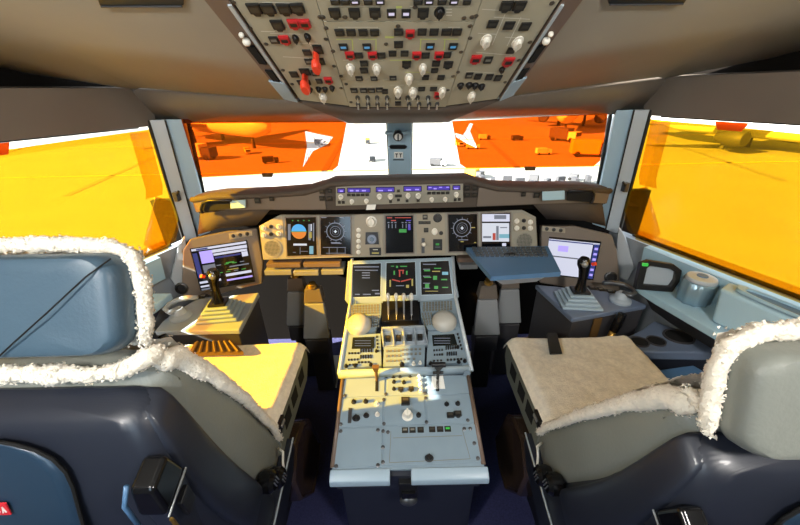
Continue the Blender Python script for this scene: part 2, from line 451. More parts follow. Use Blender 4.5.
# ------------------------------------------------------------------ blinds and shades
for s, sd, pts in ((-1, 'left', [(181, 119), (347, 121), (343, 142), (338, 166), (333, 170), (202, 177), (197, 172)]),
                   (1, 'right', [(452, 121), (608, 113), (604, 140), (600, 161), (594, 166), (466, 168), (460, 164)])):
    pl = Panel(WS(s, .5, .5) + V((0, -.03, 0)), (WS(s, 1, .5) - WS(s, 0, .5)) * s, WS(s, .5, 1) - WS(s, .5, 0))
    B = thing('window_blind', f'translucent orange sun blind hanging over the {sd} front windscreen', 'blind', pl.px(sum(p[0] for p in pts) / 7, 172), 'orange windscreen blinds')
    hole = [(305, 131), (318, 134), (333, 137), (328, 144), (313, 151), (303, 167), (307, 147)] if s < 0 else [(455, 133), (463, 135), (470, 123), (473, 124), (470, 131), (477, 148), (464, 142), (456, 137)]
    from mathutils.geometry import tessellate_polygon
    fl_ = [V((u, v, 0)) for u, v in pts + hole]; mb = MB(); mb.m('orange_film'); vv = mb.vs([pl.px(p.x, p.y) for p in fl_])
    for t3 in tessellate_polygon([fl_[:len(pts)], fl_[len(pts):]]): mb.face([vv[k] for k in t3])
    mb.build('blind_film', parent=B)
    mb = MB(); cu_ = (pts[4][0] + pts[5][0]) / 2; vv = (pts[4][1] + pts[5][1]) / 2
    mb.tube([pl.px(*pts[4], .003), pl.px(*pts[5], .003)], .0025, 6); mb.build('hem_bar', 'amber_hem', B)
    mb = MB(); mb.prism([pl.px(cu_ - 6, vv - 1, .002), pl.px(cu_ + 6, vv - 1, .002), pl.px(cu_ + 5, vv + 3, .002), pl.px(cu_ - 5, vv + 3, .002)], pl.n * .006)
    o = mb.build('pull_tab', 'pad_brown', B, bevel=.002); o['label'] = 'dark pull tab'
    # pale film insert drawing a reflection near the inner edge, with dark strokes
    mb = MB(); mb.m('reflection_patch'); mb.poly([pl.px(u, v) for u, v in hole])
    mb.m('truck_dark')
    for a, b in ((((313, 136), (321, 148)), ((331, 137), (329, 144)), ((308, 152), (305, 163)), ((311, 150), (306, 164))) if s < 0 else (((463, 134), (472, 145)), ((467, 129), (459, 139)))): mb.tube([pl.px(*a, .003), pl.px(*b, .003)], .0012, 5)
    o = mb.build('reflection_patch', parent=B); o['label'] = 'pale patch with dark strokes drawn as a reflection'
for s, sd in ((-1, 'left'), (1, 'right')):
    m = lambda u: u if s > 0 else 800 - u
    sh = thing('sun_screen', f'large translucent yellow shade drawn over the {sd} side window', 'shade', side_pt(s, 1.0, .95), 'yellow side window shades')
    y0, y1 = 1.61, .24
    def SP(y, z): return side_pt(s, y, z, .012)
    top = lambda y: 1.487 - (1.61 - y) * .032
    mb = MB(); ys = None
    def fz(a, b):
        y = 1.65 - 1.41 * a; lo = .945 + max(0, .05 - a) * 2.2
        z = lo + (top(y) - lo) * b; p = SP(y, z)
        w = .006 * noise.noise(V((y * 3 + s, z * 5, 0))) + .003 * math.sin(y * 9 + z * 14)
        return p + V((s * w, 0, 0))
    mb.grid(fz, 40, 14); mb.build('shade_film', 'yellow_film', sh, smooth=180)
    # hems: bottom band, front band
    mb = MB(); mb.rings([[SP(y, .935) + V((-s * .012, 0, 0)), SP(y, .985) + V((-s * .008, 0, 0)), SP(y, .985) + V((-s * .005, 0, 0)), SP(y, .935) + V((-s * .005, 0, 0))] for y in (1.56, 1.3, .9, .5, .24)])
    mb.build('bottom_hem', 'amber_hem', sh)
    mb = MB(); mb.rings([[SP(y, z) + V((-s * .010, 0, 0)), SP(y - .075, z) + V((-s * .010, 0, 0)), SP(y - .075, z) + V((-s * .006, 0, 0)), SP(y, z) + V((-s * .006, 0, 0))] for y, z in ((1.612, 1.48), (1.612, 1.24), (1.6, 1.20))])
    mb.build('front_hem', 'amber_hem', sh)
    mb = MB(); mb.prism([SP(y, z) + V((-s * .014, 0, 0)) for y, z in ((1.63, 1.16), (1.57, 1.20), (1.46, 1.00), (1.50, .955), (1.60, .96), (1.635, 1.02))], V((s * .012, 0, 0)))
    o = mb.build('corner_bracket', 'amber_hem', sh, bevel=.004); o['label'] = 'amber stiffened corner plate'
    mb = MB(); yt = 1.12 if s < 0 else 1.33
    mb.prism([SP(y, z) + V((-s * .012, 0, 0)) for y, z in ((yt + .05, 1.495), (yt - .05, 1.495), (yt - .035, top(yt) - .012), (yt + .035, top(yt) - .012))], V((s * .004, 0, 0)))
    o = mb.build('pull_tab', 'tab_orange', sh); o['label'] = 'orange pull tab'
# ------------------------------------------------------------------ standby compass on the centre post
T = Panel((0, 1.955, 1.10), (1, 0, 0), (0, -.145, .44))
cp = thing('standby_compass', 'small standby compass with dark bracket on the pale centre window post', 'compass', T.px(398, 150))
mb = MB(); c = T.px(398, 132, .03)
mb.m('frame_blue'); mb.cyl(T.px(398, 132, 0), c, .018); mb.build('housing', parent=cp)
mb = MB(); mb.m('black'); mb.lathe(c, T.n, [(.022, 0), (.026, .006), (.026, .02), (.02, .026)], 20); mb.build('bezel', parent=cp, smooth=35)
mb = MB(); mb.m('plate_white'); T.disc(mb, 398, 132, .018, .058); mb.m('black'); T.quad(mb, 397.3, 129, 398.7, 136, .0595); mb.build('dial', parent=cp)
mb = MB(); mb.m('frame_blue'); mb.box(c + T.ey * .012 + T.n * .004, (.13, .012, .02), T.R); mb.build('mounting_bar', parent=cp, bevel=.002)
mb = MB(); mb.m('black'); mb.prism([T.px(u, v, 0) for u, v in ((389, 146), (391, 144.6), (405, 144.6), (407, 146), (405, 147.8), (391, 147.8))], T.n * .012); mb.build('index_bar', parent=cp)
mb = MB(); mb.m('plate_white'); mb.prism([T.px(u, v, 0) for u, v in ((394, 152), (403, 152), (403, 158), (394, 158))], T.n * .004)
mb.m('black'); 
for q in ((395.2, 153, 398, 153.9), (396.2, 153, 397.1, 157), (399.2, 153, 402, 153.9), (400.1, 153, 401, 157)): T.quad(mb, *q, .005)
T.quad(mb, 393, 159.2, 404, 160.2, .002)
o = mb.build('placard', parent=cp); o['label'] = 'small white placard'
# ================================================================== EXTERIOR
GZ = -6.2
mb = MB(); mb.grid(lambda a, b: (-260 + 520 * a, 4 + 400 * b, GZ), 8, 8); structure(mb.build('ground_apron', 'apron'), 'bright sunlit airport apron outside the windows', 'ground')
mb = MB()
mb.m('paint_grey')
for x in (-52, -30, -8, 12, 34, 58): mb.prism([(x, 30, GZ + .02), (x + .7, 30, GZ + .02), (x + .7 + x * .5, 90, GZ + .02), (x + x * .5, 90, GZ + .02)], (0, 0, .01))
mb.m('paint_yellow')
for y in (38, 62): mb.prism([(-80, y, GZ + .02), (80, y, GZ + .02), (80, y + .5, GZ + .02), (-80, y + .5, GZ + .02)], (0, 0, .01))
structure(mb.build('ground_markings'), 'painted lines across the airport apron', 'ground markings')
def airliner(x, y, rz, label, sc=1.0):
    A = thing('parked_airliner', label, 'aircraft', (x, y, GZ), 'airliners parked on the apron')
    Rz = Matrix.Rotation(rz, 3, 'Z')
    q = lambda a: V((x, y, GZ)) + Rz @ (V(a) * sc)
    mb = MB(); mb.m('aircraft_white'); rs = []
    for yy, r, dz in ((-19, .3, -.3), (-18, 1.2, -.2), (-15, 1.95, 0), (10, 1.95, 0), (17, 1.1, .7), (20, .35, 1.1)):
        rs.append([q((r * math.cos(t), yy, 3.6 + dz + r * math.sin(t))) for t in [2 * math.pi * i / 16 for i in range(16)]])
    mb.rings(rs); mb.build('fuselage', parent=A, smooth=40)
    for s in (-1, 1):
        mb = MB(); mb.m('terminal'); mb.hexa([q((s * 1.5, -4, 2.9)), q((s * 1.5, 3, 2.9)), q((s * 17, 8, 4.0)), q((s * 17, 6, 4.0))], [q((s * 1.5, -4, 3.4)), q((s * 1.5, 3, 3.3)), q((s * 17, 8, 4.15)), q((s * 17, 6, 4.2))]); mb.build('wing', parent=A)
        mb = MB(); mb.m('truck_dark'); c = q((s * 5.6, -3.4, 2.0)); d = Rz @ V((0, 1, 0)); mb.lathe(c, d, [(.95 * sc, 0), (1.15 * sc, .5 * sc), (1.1 * sc, 2 * sc), (.6 * sc, 3.6 * sc)], 16); mb.build('engine', parent=A, smooth=40)
        mb = MB(); mb.m('terminal'); mb.hexa([q((s * .6, 15, 4.4)), q((s * .6, 18, 4.5)), q((s * 6, 19.5, 5)), q((s * 6, 18.5, 5))], [q((s * .6, 15, 4.6)), q((s * .6, 18, 4.7)), q((s * 6, 19.5, 5.1)), q((s * 6, 18.5, 5.1))]); mb.build('tailplane', parent=A)
        mb = MB(); mb.m('truck_dark'); mb.cyl(q((s * 2.6, 1, 0)), q((s * 2.6, 1, 3)), .35 * sc, .2 * sc); mb.build('landing_gear', parent=A)
    mb = MB(); mb.m('handle_red'); mb.prism([q((-.15, 13, 5.3)), q((-.15, 18.5, 5.0)), q((-.15, 20.5, 10)), q((-.15, 17.5, 10))], Rz @ V((.3 * sc, 0, 0))); mb.build('tail_fin', parent=A)
    mb = MB(); mb.m('truck_dark'); mb.cyl(q((0, -14, 0)), q((0, -14, 2)), .3 * sc, .2 * sc); mb.build('landing_gear', parent=A)
    return A
airliner(-34, 66, .9, 'large parked airliner with its wing shadow behind the left orange blind')
airliner(39, 82, -.5, 'white parked airliner with red tail seen through the right orange blind')
airliner(46, 47, .25, 'white parked airliner seen dimly through the right yellow shade', .9)
# terminal building
tb = thing('terminal_building', 'low grey terminal building far across the apron', 'building', (-20, 118, GZ))
mb = MB(); mb.box((-20, 124, GZ + 4), (150, 12, 8)); mb.build('terminal_block', 'terminal', tb)
mb = MB(); mb.box((-20, 117.8, GZ + 4.5), (146, .4, 3)); mb.build('window_band', 'dark_glass', tb)
mb = MB(); mb.box((-20, 123, GZ + 8.3), (154, 16, .6)); mb.build('roof_slab', 'truck_white', tb)
def truck(x, y, rz, kind, i):
    S_ = .34 if abs(x) < 24 else .8
    Rz = Matrix.Rotation(rz, 3, 'Z') * S_; b = V((x, y, GZ)); q = lambda a: b + Rz @ V(a)
    nm, lab = kind
    A = thing(nm, lab, 'vehicle', b, 'ground vehicles on the apron')
    body = 'truck_white' if i % 3 == 0 else ('truck_dark' if i % 3 == 1 else 'paint_yellow')
    mb = MB(); mb.m(body); mb.box(q((0, .8, 1.5)), (2.2, 4.0, 2.0), Rz); mb.build('cargo_body', parent=A, bevel=.05)
    mb = MB(); mb.m('truck_white' if i % 2 else 'truck_dark'); mb.box(q((0, -2.1, 1.2)), (2.1, 1.6, 1.5), Rz); mb.m('dark_glass'); mb.box(q((0, -2.9, 1.5)), (1.8, .1, .7), Rz); mb.build('cab', parent=A)
    for sx in (-1, 1):
        for yy in (-2.0, 1.9):
            mb = MB(); mb.m('hole'); mb.cyl(q((sx * .85, yy, .45)), q((sx * 1.1, yy, .45)), .45 * S_, seg=12); mb.build('wheel', parent=A)
VEH = [((-3.4, 44), .3, 'small white truck on the white apron just left of the centre post'), ((4.6, 40), 1.2, 'dark tug on the white apron just right of the centre post'), ((7.5, 34), .8, 'yellow loader on the white apron under the inner corner of the right blind'),
       ((11, 52), 1.4, 'small white truck beside the pale reflection patch of the right orange blind'), ((20, 60), 1.7, 'small dark tug high in the right orange blind, left of the larger dark tug'), ((9.5, 55), .2, 'small yellow loader at the inner edge of the right orange blind'),
       ((15, 62), 1.5, 'small white truck near the inner top of the right orange blind'), ((27, 58), .6, 'large dark tug under the red-tailed airliner in the right orange blind'), ((24, 44), 1.3, 'large yellow loader at the outer end of the right orange blind'), ((19, 46), 1.6, 'small white truck low in the right orange blind, left of the large loader'),
       ((-16, 44), 1.9, 'small dark tug low in the left orange blind above its pull tab'), ((-22, 52), .5, 'small yellow loader in the middle of the left orange blind'), ((-27, 48), 1.4, 'large boxy truck at the outer end of the left orange blind'), ((-13, 60), 1.1, 'small dark tug seen through the pale reflection patch of the left blind'), ((-5, 60), .1, 'small yellow loader high on the white apron left of the centre post')]
for i, (p, r, lab) in enumerate(VEH): truck(p[0], p[1], r, (('service_truck', 'tow_tug', 'cargo_loader')[i % 3], lab), i)
# little carts and trolleys low in the right windscreen
rc = random.Random(5)
for i in range(16):
    x = 5.4 + i * .78; y = 29.0 + (i * 7 % 11) * .27; y += 0 if any((x - p[0]) ** 2 + (y - p[1]) ** 2 < 9 for p, r, l in VEH) else 0; b = V((x, y, GZ)); a = rc.uniform(0, 3); Rz = Matrix.Rotation(a, 3, 'Z')
    A = thing('baggage_cart', 'tiny grey cart standing on the white apron below the right orange blind', 'cart', b, 'baggage carts on the apron')
    mb = MB(); mb.m('truck_dark'); mb.box(b + V((0, 0, .45)), (.35, .8, .3 + .3 * rc.random()), Rz); mb.build('cart_body', parent=A)
    for k in (-.28, .28): mb = MB(); mb.m('hole'); mb.cyl(b + Rz @ V((-.2, k, .15)), b + Rz @ V((.2, k, .15)), .15, seg=8); mb.build('wheel', parent=A)
# ================================================================== LIGHT
w = bpy.data.worlds.new('world'); SC.world = w; w.use_nodes = True
bg = w.node_tree.nodes['Background']; bg.inputs[0].default_value = (.82, .9, 1, 1); bg.inputs[1].default_value = 2.2
def sun(d, e, ang=.6, col=(1, .95, .86)):
    l = bpy.data.lights.new('sun', 'SUN'); l.energy = e; l.angle = math.radians(ang); l.color = col
    o = bpy.data.objects.new('sun', l); COL.objects.link(o); o.location = (-20, -5, 20); o.rotation_euler = V(d).to_track_quat('-Z', 'Y').to_euler(); return o
sun((1, .32, -.52), 40.0)
def area(name, loc, d, size, e, col, sy=None):
    l = bpy.data.lights.new(name, 'AREA'); l.energy = e; l.size = size; l.color = col
    if sy: l.shape = 'RECTANGLE'; l.size_y = sy
    o = bpy.data.objects.new(name, l); COL.objects.link(o); o.location = loc; o.rotation_euler = V(d).to_track_quat('-Z', 'Y').to_euler(); return o
for x, lab in ((-.75, 'round fill light added to the ceiling behind the left seat'), (.75, 'round fill light added to the ceiling behind the right seat')):  # unseen dome lamps added to fill the interior with light
    D = thing('fill_dome', lab, 'added light', (x, -.35, 2.03), 'added fill lights')
    mb = MB(); mb.m('steel'); mb.lathe((x, -.35, 2.045), (0, 0, -1), [(.13, 0), (.13, .02), (.11, .03)], 24); mb.build('rim', parent=D, smooth=35)
    mb = MB(); mb.m('fill_lens'); mb.lathe((x, -.35, 2.016), (0, 0, -1), [(.1, 0), (.1, .006), (.07, .014)], 24); mb.build('lens', parent=D, smooth=35)
    area('fill_lamp', (x, -.35, 1.985), (0, .75, -1), .22, 23, (1, .96, .9))
area('cabin_light', (-.55, -.72, 1.55), (-.1, 1, -.25), .6, 7, (.62, .82, 1), .9)
# ================================================================== OVERHEAD PANEL
S28, C28 = math.sin(math.radians(28)), math.cos(math.radians(28))
OP = Panel((0, 1.16, 1.585), (1, 0, 0), (0, -C28, S28))
oh = thing('overhead_panel', 'large grey overhead switch panel with rows of buttons and red guards on the ceiling', 'switch panel', OP.px(398, 60))
LIFT = OP.ab
# module outlines: corners from the photo, carried on past the top edge of the frame
def up(p, q, b):       # continue the line p->q (pixels) on the panel to height b
    a0, b0 = OP.ab(*p); a1, b1 = OP.ab(*q); t = (b - b0) / (b1 - b0); return OP.pt(a0 + (a1 - a0) * t, b)
TOPB = .80
Q = {k: OP.px(*k) for k in ((300, 100), (349, 106), (446, 106), (497, 99))}
eL = ((300, 100), (232, 0)); iL = ((349, 106), (316, 0)); iR = ((446, 106), (482, 0)); eR = ((497, 99), (560, 0))
def along(e, v):
    (u0_, v0_), (u1_, v1_) = e; t = (v - v0_) / (v1_ - v0_); return (u0_ + (u1_ - u0_) * t, v)
def module(name, pts, label=None):
    mb = MB(); mb.prism([p - OP.n * .012 for p in pts], OP.n * .012)
    o = mb.build(name, 'overhead_grey', oh, bevel=.0015)
    if label: o['label'] = label
    return o
def shrink(pts, d=.0015):
    c = sum(pts, V((0, 0, 0))) / len(pts); return [p + (c - p).normalized() * d for p in pts]
pL = shrink([OP.px(300, 100), OP.px(349, 106), up(*iL, TOPB), up(*eL, TOPB)])
pR = shrink([OP.px(446, 106), OP.px(497, 99), up(*eR, TOPB), up(*iR, TOPB)])
m1 = module('switch_module', pL); mR = module('switch_module', pR)
mT = module('switch_module', shrink([OP.px(*along(iL, 21.5)), OP.px(*along(iR, 21.5)), up(*iR, TOPB), up(*iL, TOPB)]))
mM = module('switch_module', shrink([OP.px(*along(iL, 80)), OP.px(*along(iR, 80)), OP.px(*along(iR, 21.5)), OP.px(*along(iL, 21.5))]))
mF = module('switch_module', shrink([OP.px(349, 107), OP.px(446, 107), OP.px(*along(iR, 80)), OP.px(*along(iL, 80))]))
mb = MB(); b0 = [OP.px(298, 100), OP.px(349, 108), OP.px(446, 108), OP.px(499, 99), up(*eR, TOPB + .02), up(*eL, TOPB + .02)]
mb.prism([p - OP.n * .055 for p in b0], OP.n * .042); mb.build('backing_frame', 'rubber', oh)
LIST = [
 (m1, [('guard', 255, 9, 13, 11), ('guard', 268.7, 9, 13, 11), ('guard', 284.6, 9, 13, 11), ('guard', 298, 8.5, 13, 11), ('guard', 278, 25, 12, 10), ('red', 294, 23.5, 11, 9), ('red', 305, 23.5, 11, 9),
       ('grey', 274, 39.5, 9, 6), ('red', 285, 39.5, 10, 8), ('bknob', 295.6, 38, 7, 7), ('bknob', 307.5, 36.5, 7, 7), ('dark', 307, 52, 8, 5), ('dark', 318, 49, 9, 8), ('grey', 309, 61, 8, 5), ('dark', 320, 61, 9, 6),
       ('dark', 294, 74, 8, 5), ('dark', 305, 71.5, 10, 6), ('grey', 315, 72.5, 7, 5), ('dark', 304, 82, 13, 4), ('dark', 319, 80.6, 6, 4), ('red', 328.5, 80, 8, 6), ('bknob', 310, 89, 6, 4), ('bknob', 318.5, 88.5, 6, 4), ('bknob', 325, 88.5, 6, 4), ('bknob', 332, 87.5, 6, 4), ('knob', 323, 97, 8, 7)]),
 (mT, [('dark', 335, 1, 9, 5), ('dark', 345, 1, 9, 5), ('lit', 355, 1, 9, 5), ('dark', 368, 1, 9, 5), ('lit', 380, 1, 9, 5), ('dark', 418, 1, 9, 5), ('lit', 429, 1, 9, 5), ('dark', 442, 1, 9, 5), ('lit', 454, 1, 9, 5), ('dark', 467, 1, 8, 5),
       ('guard', 335, 13, 11, 10), ('guard', 354.5, 13, 11, 10), ('guard', 375, 13, 11, 10), ('lit', 391.5, 13, 9, 8), ('lit', 406, 13, 9, 8), ('guard', 423, 13, 11, 10), ('bknob', 439.5, 12, 11, 11)]),
 (mM, [('dark', 339.5, 32, 9, 6), ('dark', 351, 32, 9, 6), ('dark', 363, 32, 9, 6), ('dark', 374.5, 32, 9, 6), ('dark', 398.5, 31.5, 9, 6), ('red', 410, 33.5, 9, 8), ('dark', 422, 31.5, 9, 6), ('dark', 434, 31.5, 9, 6), ('dark', 446.5, 31.5, 10, 6), ('dark', 457, 31.5, 9, 6),
       ('blue', 343.5, 46.5, 8.5, 6), ('blue', 367, 46.5, 8.5, 6), ('blue', 430, 46, 8.5, 6), ('blue', 453, 46, 8.5, 6), ('dark', 398.5, 44, 9, 6),
       ('red', 350, 55, 9, 7), ('dark', 359, 55, 8, 5), ('red', 372.5, 55, 9, 7), ('dark', 381.5, 55, 8, 5), ('dark', 392.5, 53, 8, 5), ('dark', 404.5, 53, 8, 5), ('red', 416.6, 55, 9, 7), ('dark', 425.6, 55, 8, 5), ('red', 438.7, 55, 9, 7), ('dark', 447, 54.5, 8, 5),
       ('knob', 350.5, 68, 9, 9), ('dark', 364, 63, 8, 5), ('dark', 364, 70, 8, 5), ('knob', 376.5, 68, 9, 9), ('grey', 359, 78, 7, 3.5), ('grey', 374, 78, 7, 3.5), ('guard', 406.5, 64, 9, 7), ('knob', 422.7, 68, 8, 9), ('dark', 436, 63, 8, 5), ('dark', 434.5, 70, 7, 4), ('guard', 448, 64.5, 9, 7),
       ('grey', 393, 77.5, 7, 3.5), ('knob', 409, 78, 9, 9), ('dark', 425.5, 77, 7, 4), ('dark', 441, 77, 7, 4)]),
 (mF, [('grey', 354, 90, 7, 4), ('grey', 363.5, 90, 7, 4), ('grey', 371.5, 90, 7, 4), ('grey', 379.5, 89.5, 7, 4), ('knob', 398, 91, 9, 9), ('knob', 413, 92, 9, 9), ('dark', 421.6, 88.5, 7, 3.5), ('dark', 433.5, 88.5, 7, 3.5), ('red', 437.5, 95, 7, 6), ('knob', 442, 91.6, 8, 9),
       ('grey', 398, 97, 6, 3.5), ('dark', 398, 103, 6, 3.5), ('dark', 385, 91, 6, 4)] + [('toggle', u, 97.5, 4.5, 4.5) for u in (357.5, 367.5, 377, 387, 407.5, 417.5, 428)] + [('toggle', u, 104, 4.5, 4.5) for u in (358, 368, 377.5, 387, 409, 419, 429, 437)]),
 (mR, [('guard', 506, 6, 12, 10), ('guard', 519, 6, 12, 10), ('dark', 492.5, 23.5, 10, 7), ('dark', 509, 25, 10, 7), ('dark', 525, 26, 10, 7), ('knob', 486, 40, 11, 11), ('knob', 517.5, 42, 11, 11), ('dark', 511, 50, 8, 5),
       ('red', 475.6, 59, 10, 8), ('grey', 488, 59.5, 8, 6), ('red', 508, 61.5, 10, 8), ('bknob', 502, 69, 6, 5), ('grey', 469, 75, 7, 5), ('dark', 478, 76, 7, 5), ('dark', 489, 76.6, 7, 5), ('dark', 498, 77.6, 7, 5),
       ('bknob', 460.6, 85, 7, 5), ('bknob', 469, 84.5, 7, 5), ('bknob', 475, 85, 7, 5), ('bknob', 481.5, 86, 7, 5), ('knob', 471.5, 96, 8, 9)])]
for mod, els in LIST:
    for e in els: put(OP, *e, mod)
# the two big red handles on the left module
for (u, v) in ((316, 53.5), (305, 75.5)):
    mb = MB(); p = OP.px(u, v); w_, h_ = OP.size(u, v, 9, 11)
    mb.rings([[p + OP.ex * (w_ * .5 * k * math.cos(t)) + OP.ey * (h_ * .5 * k * math.sin(t)) + OP.n * z for t in [2 * math.pi * i / 14 for i in range(14)]] for k, z in ((.6, 0), (.7, .02), (1, .026), (1, .036), (.8, .042))])
    o = mb.build('pull_handle', 'handle_red', m1, smooth=40); o['label'] = 'bright red pull handle'
# printed lines
def marks(mod, segs, name='printed_lettering'):
    mb = MB()
    for mt, u_, v_, u2, v2, wd in segs:
        mb.m(mt); a = OP.px(u_, v_, .0006); b = OP.px(u2, v2, .0006); d = (b - a).normalized(); k = OP.n.cross(d) * wd * (.75 if mt == 'marking_white' else 1.0)
        mb.poly([a - k, b - k, b + k, a + k])
    absorb(mod, mb)
W_, G_ = 'marking_white', 'marking_green'
marks(m1, [(W_, 261, 31, 275, 31.5, .0015), (W_, 283, 56.5, 309, 58, .0015), (W_, 262, 2, 300, 3, .001), (W_, 295, 43, 318, 43, .0012), (W_, 300, 67, 320, 67.5, .001), (W_, 270, 33, 300, 34, .001), (W_, 308, 40, 311, 46, .001)])
marks(mM, [(G_, 336, 39, 352, 39, .0012), (G_, 352, 39, 353, 50, .0012), (G_, 359, 39, 376, 39, .0012), (G_, 376, 39, 376, 50, .0012), (G_, 385, 37, 394, 37, .003), (G_, 420, 39, 437, 39, .0012), (G_, 421, 39, 420, 50, .0012), (G_, 443, 39, 458, 39, .0012), (G_, 445, 39, 444, 50, .0012), (G_, 390, 60, 412, 60, .0015), (G_, 405, 72, 430, 72, .001), (W_, 338, 27, 378, 27, .0012), (W_, 448, 27, 460, 27, .0012), (W_, 343, 60, 356, 60, .0012), (W_, 368, 60, 383, 60, .0012)])
marks(mT, [(G_, 396, 7, 402, 7, .003), (W_, 330, 6, 380, 6, .001), (W_, 410, 6, 470, 6, .001), (W_, 446, 9, 452, 9, .0015), (W_, 446, 12, 452, 12, .0015), (W_, 446, 15, 452, 15, .0015)])
marks(mF, [(W_, 352, 86, 384, 86, .001), (W_, 390, 85, 404, 85, .001), (W_, 418, 84, 440, 84, .001), (W_, 404, 100, 440, 100, .001)])
marks(mR, [(W_, 482, 9, 500, 10, .0012), (W_, 476, 52, 512, 55, .0015), (W_, 494, 17, 530, 19, .0012), (W_, 505, 14, 492, 45, .001), (W_, 521, 17, 507, 46, .001), (W_, 466, 71, 500, 73, .001), (W_, 478, 33, 496, 34, .0012), (W_, 505, 37, 524, 38, .0012)])
for mod, pts in ((m1, [(233, 2), (250, 28), (266, 44), (283, 70), (292, 84), (320, 17), (326, 39), (334, 66), (341, 88)]), (mR, [(552, 3), (530, 42), (519, 60), (505, 82), (476, 16), (470, 38), (458, 72)]), (mM, [(326, 28), (333, 51), (341, 76), (470, 26), (461, 52), (453, 76), (386, 44), (398, 26)]), (mF, [(346, 84), (351, 102), (448, 90)]), (mT, [(323, 17), (472, 17), (345, 17), (415, 7), (464, 18)])):
    mb = MB(); mb.m('screw')
    for u, v in pts: mb.lathe(OP.px(u, v, -.001), OP.n, [(.0052, 0), (.0052, .002), (.003, .0035)], 10)
    absorb(mod, mb)
# side rails with dark slots, light front ends and clips
for s, sd, p0, p1, q0, q1 in ((-1, 'left', (205, 0), (284, 97), (230, 0), (298, 100)), (1, 'right', (582, 0), (513, 93), (562, 0), (499, 99))):
    mb = MB(); pts = [OP.px(*p1, .004), OP.px(*q1, .004), up(q1, q0, TOPB) + OP.n * .004, up(p1, p0, TOPB) + OP.n * .004]
    mb.prism([p - OP.n * .05 for p in pts], OP.n * .05)
    rl = mb.build('side_rail', 'rail_brown', oh, bevel=.003)
    L = lambda e0, e1, t: (e0[0] + (e1[0] - e0[0]) * t, e0[1] + (e1[1] - e0[1]) * t)
    mb = MB()
    a, b, c, d = L(p0, p1, .80), L(q0, q1, .80), L(q0, q1, .995), L(p0, p1, .995)
    mb.prism([OP.px(*x, .004) for x in (a, b, c, d)], OP.n * .006); o = mb.build('rail_end', 'pedestal_edge', rl, bevel=.002); o['label'] = 'pale rail end cap'
    mb = MB(); mb.prism([OP.px(*x, .004) for x in (L(q0, q1, .02), L(q0, q1, .8), L(L(q0, q1, .8), L(p0, p1, .8), .16), L(L(q0, q1, .02), L(p0, p1, .02), .16))], OP.n * .004); mb.build('edge_strip', 'frame_metal', rl)
    for t0, t1 in ((.44, .62), (.69, .82)):
        mb = MB(); a, b, c, d = [L(L(p0, p1, t), L(q0, q1, t), k) for t, k in ((t0, .30), (t0, .72), (t1, .72), (t1, .30))]
        mb.prism([OP.px(*x, .0045) for x in (a, b, c, d)], OP.n * .004); o = mb.build('vent_slot', 'hole', rl); o['label'] = 'black slot'
    mb = MB()
    for t in (.31, .38):
        x = L(L(p0, p1, t), L(q0, q1, t), .55); mb.ball(OP.px(*x, .010), .009 if t > .35 else .006, 12)
    o = mb.build('catch', 'knob_white', rl, smooth=180); o['label'] = 'pale round catch'
# front fascia between the panel and the centre post
FP = Panel(V((0, 1.2, 1.575)), (1, 0, 0), (0, -.62, .10))
mb = MB(); mb.m('hood_brown')
fr = [OP.px(297, 101, -.004), OP.px(349, 108, -.004), OP.px(446, 108, -.004), OP.px(500, 100, -.004)]
bk = [aty(348, 122, 1.68), aty(356, 122.5, 1.68), aty(440, 121.5, 1.68), aty(448, 121, 1.68)]
mb.hexa(fr[::1] + [], [p + V((0, 0, .03)) for p in fr]) if False else None
mb.rings([fr, bk], closed=False, cap=False)
fa = mb.build('front_fascia', parent=oh, smooth=30, solid=.01)
mb = MB(); mb.m('pedestal_edge'); mb.tube([OP.px(285, 96, -.002), OP.px(300, 102, -.006), bk[0] + V((0, 0, -.004))], .0035, 6); mb.tube([OP.px(513, 93, -.002), OP.px(498, 100, -.006), bk[3] + V((0, 0, -.004))], .0035, 6)
mb.tube([bk[0], bk[3]], .004, 6); mb.build('edge_trim', parent=fa)

# ================================================================== MAIN INSTRUMENT PANEL
ya, za, yb, zb = 1.48, .915, 1.53, 1.115
MP = Panel((0, ya, za), (1, 0, 0), (0, yb - ya, zb - za))
ip = thing('instrument_panel', 'wide grey main instrument panel with flight displays under the glareshield', 'instrument panel', MP.px(400, 250))
MP.plate('panel_face', [(259, 226), (285, 212), (330, 209), (400, 208.5), (478, 207), (515, 206), (536, 217), (538, 251), (455, 255.5), (345, 257.5), (263, 260)], .04, 'panel_grey', ip, .003)
def bar_list(P, mb, col, items, h=.0016):
    mb.m(col)
    for q in items: P.quad(mb, *q, h)
def display(P, parent, pts, label, bez='bezel_brown', b=1.3, lift=.003):
    cx = sum(p[0] for p in pts) / 4; cy = sum(p[1] for p in pts) / 4
    o_ = [(cx + (u - cx) * (1 + b * 2 / 32), cy + (v - cy) * (1 + b * 2 / 40)) for u, v in pts]
    mb = MB(); mb.m(bez)
    A = [P.px(u, v, lift) for u, v in o_]; B = [P.px(u, v, lift) for u, v in pts]; A0 = [P.px(u, v, 0) for u, v in o_]
    a, c, d = mb.vs(A), mb.vs(B), mb.vs(A0); e = mb.vs([p - P.n * .002 for p in B])
    for i in range(4):
        j = (i + 1) % 4; mb.face([a[i], a[j], c[j], c[i]]); mb.face([d[i], d[j], a[j], a[i]]); mb.face([c[i], c[j], e[j], e[i]])
    fr_ = mb.build('display_bezel', parent=parent)
    mb = MB(); mb.m('screen'); mb.prism([P.px(u, v, lift - .004) for u, v in pts], P.n * .003)
    s_ = mb.build('display_screen', parent=parent); s_['label'] = label; return s_
def sym(P, scr, fn, h=.0026):
    mb = MB(); fn(mb, h); absorb(scr, mb)
PX = .0048
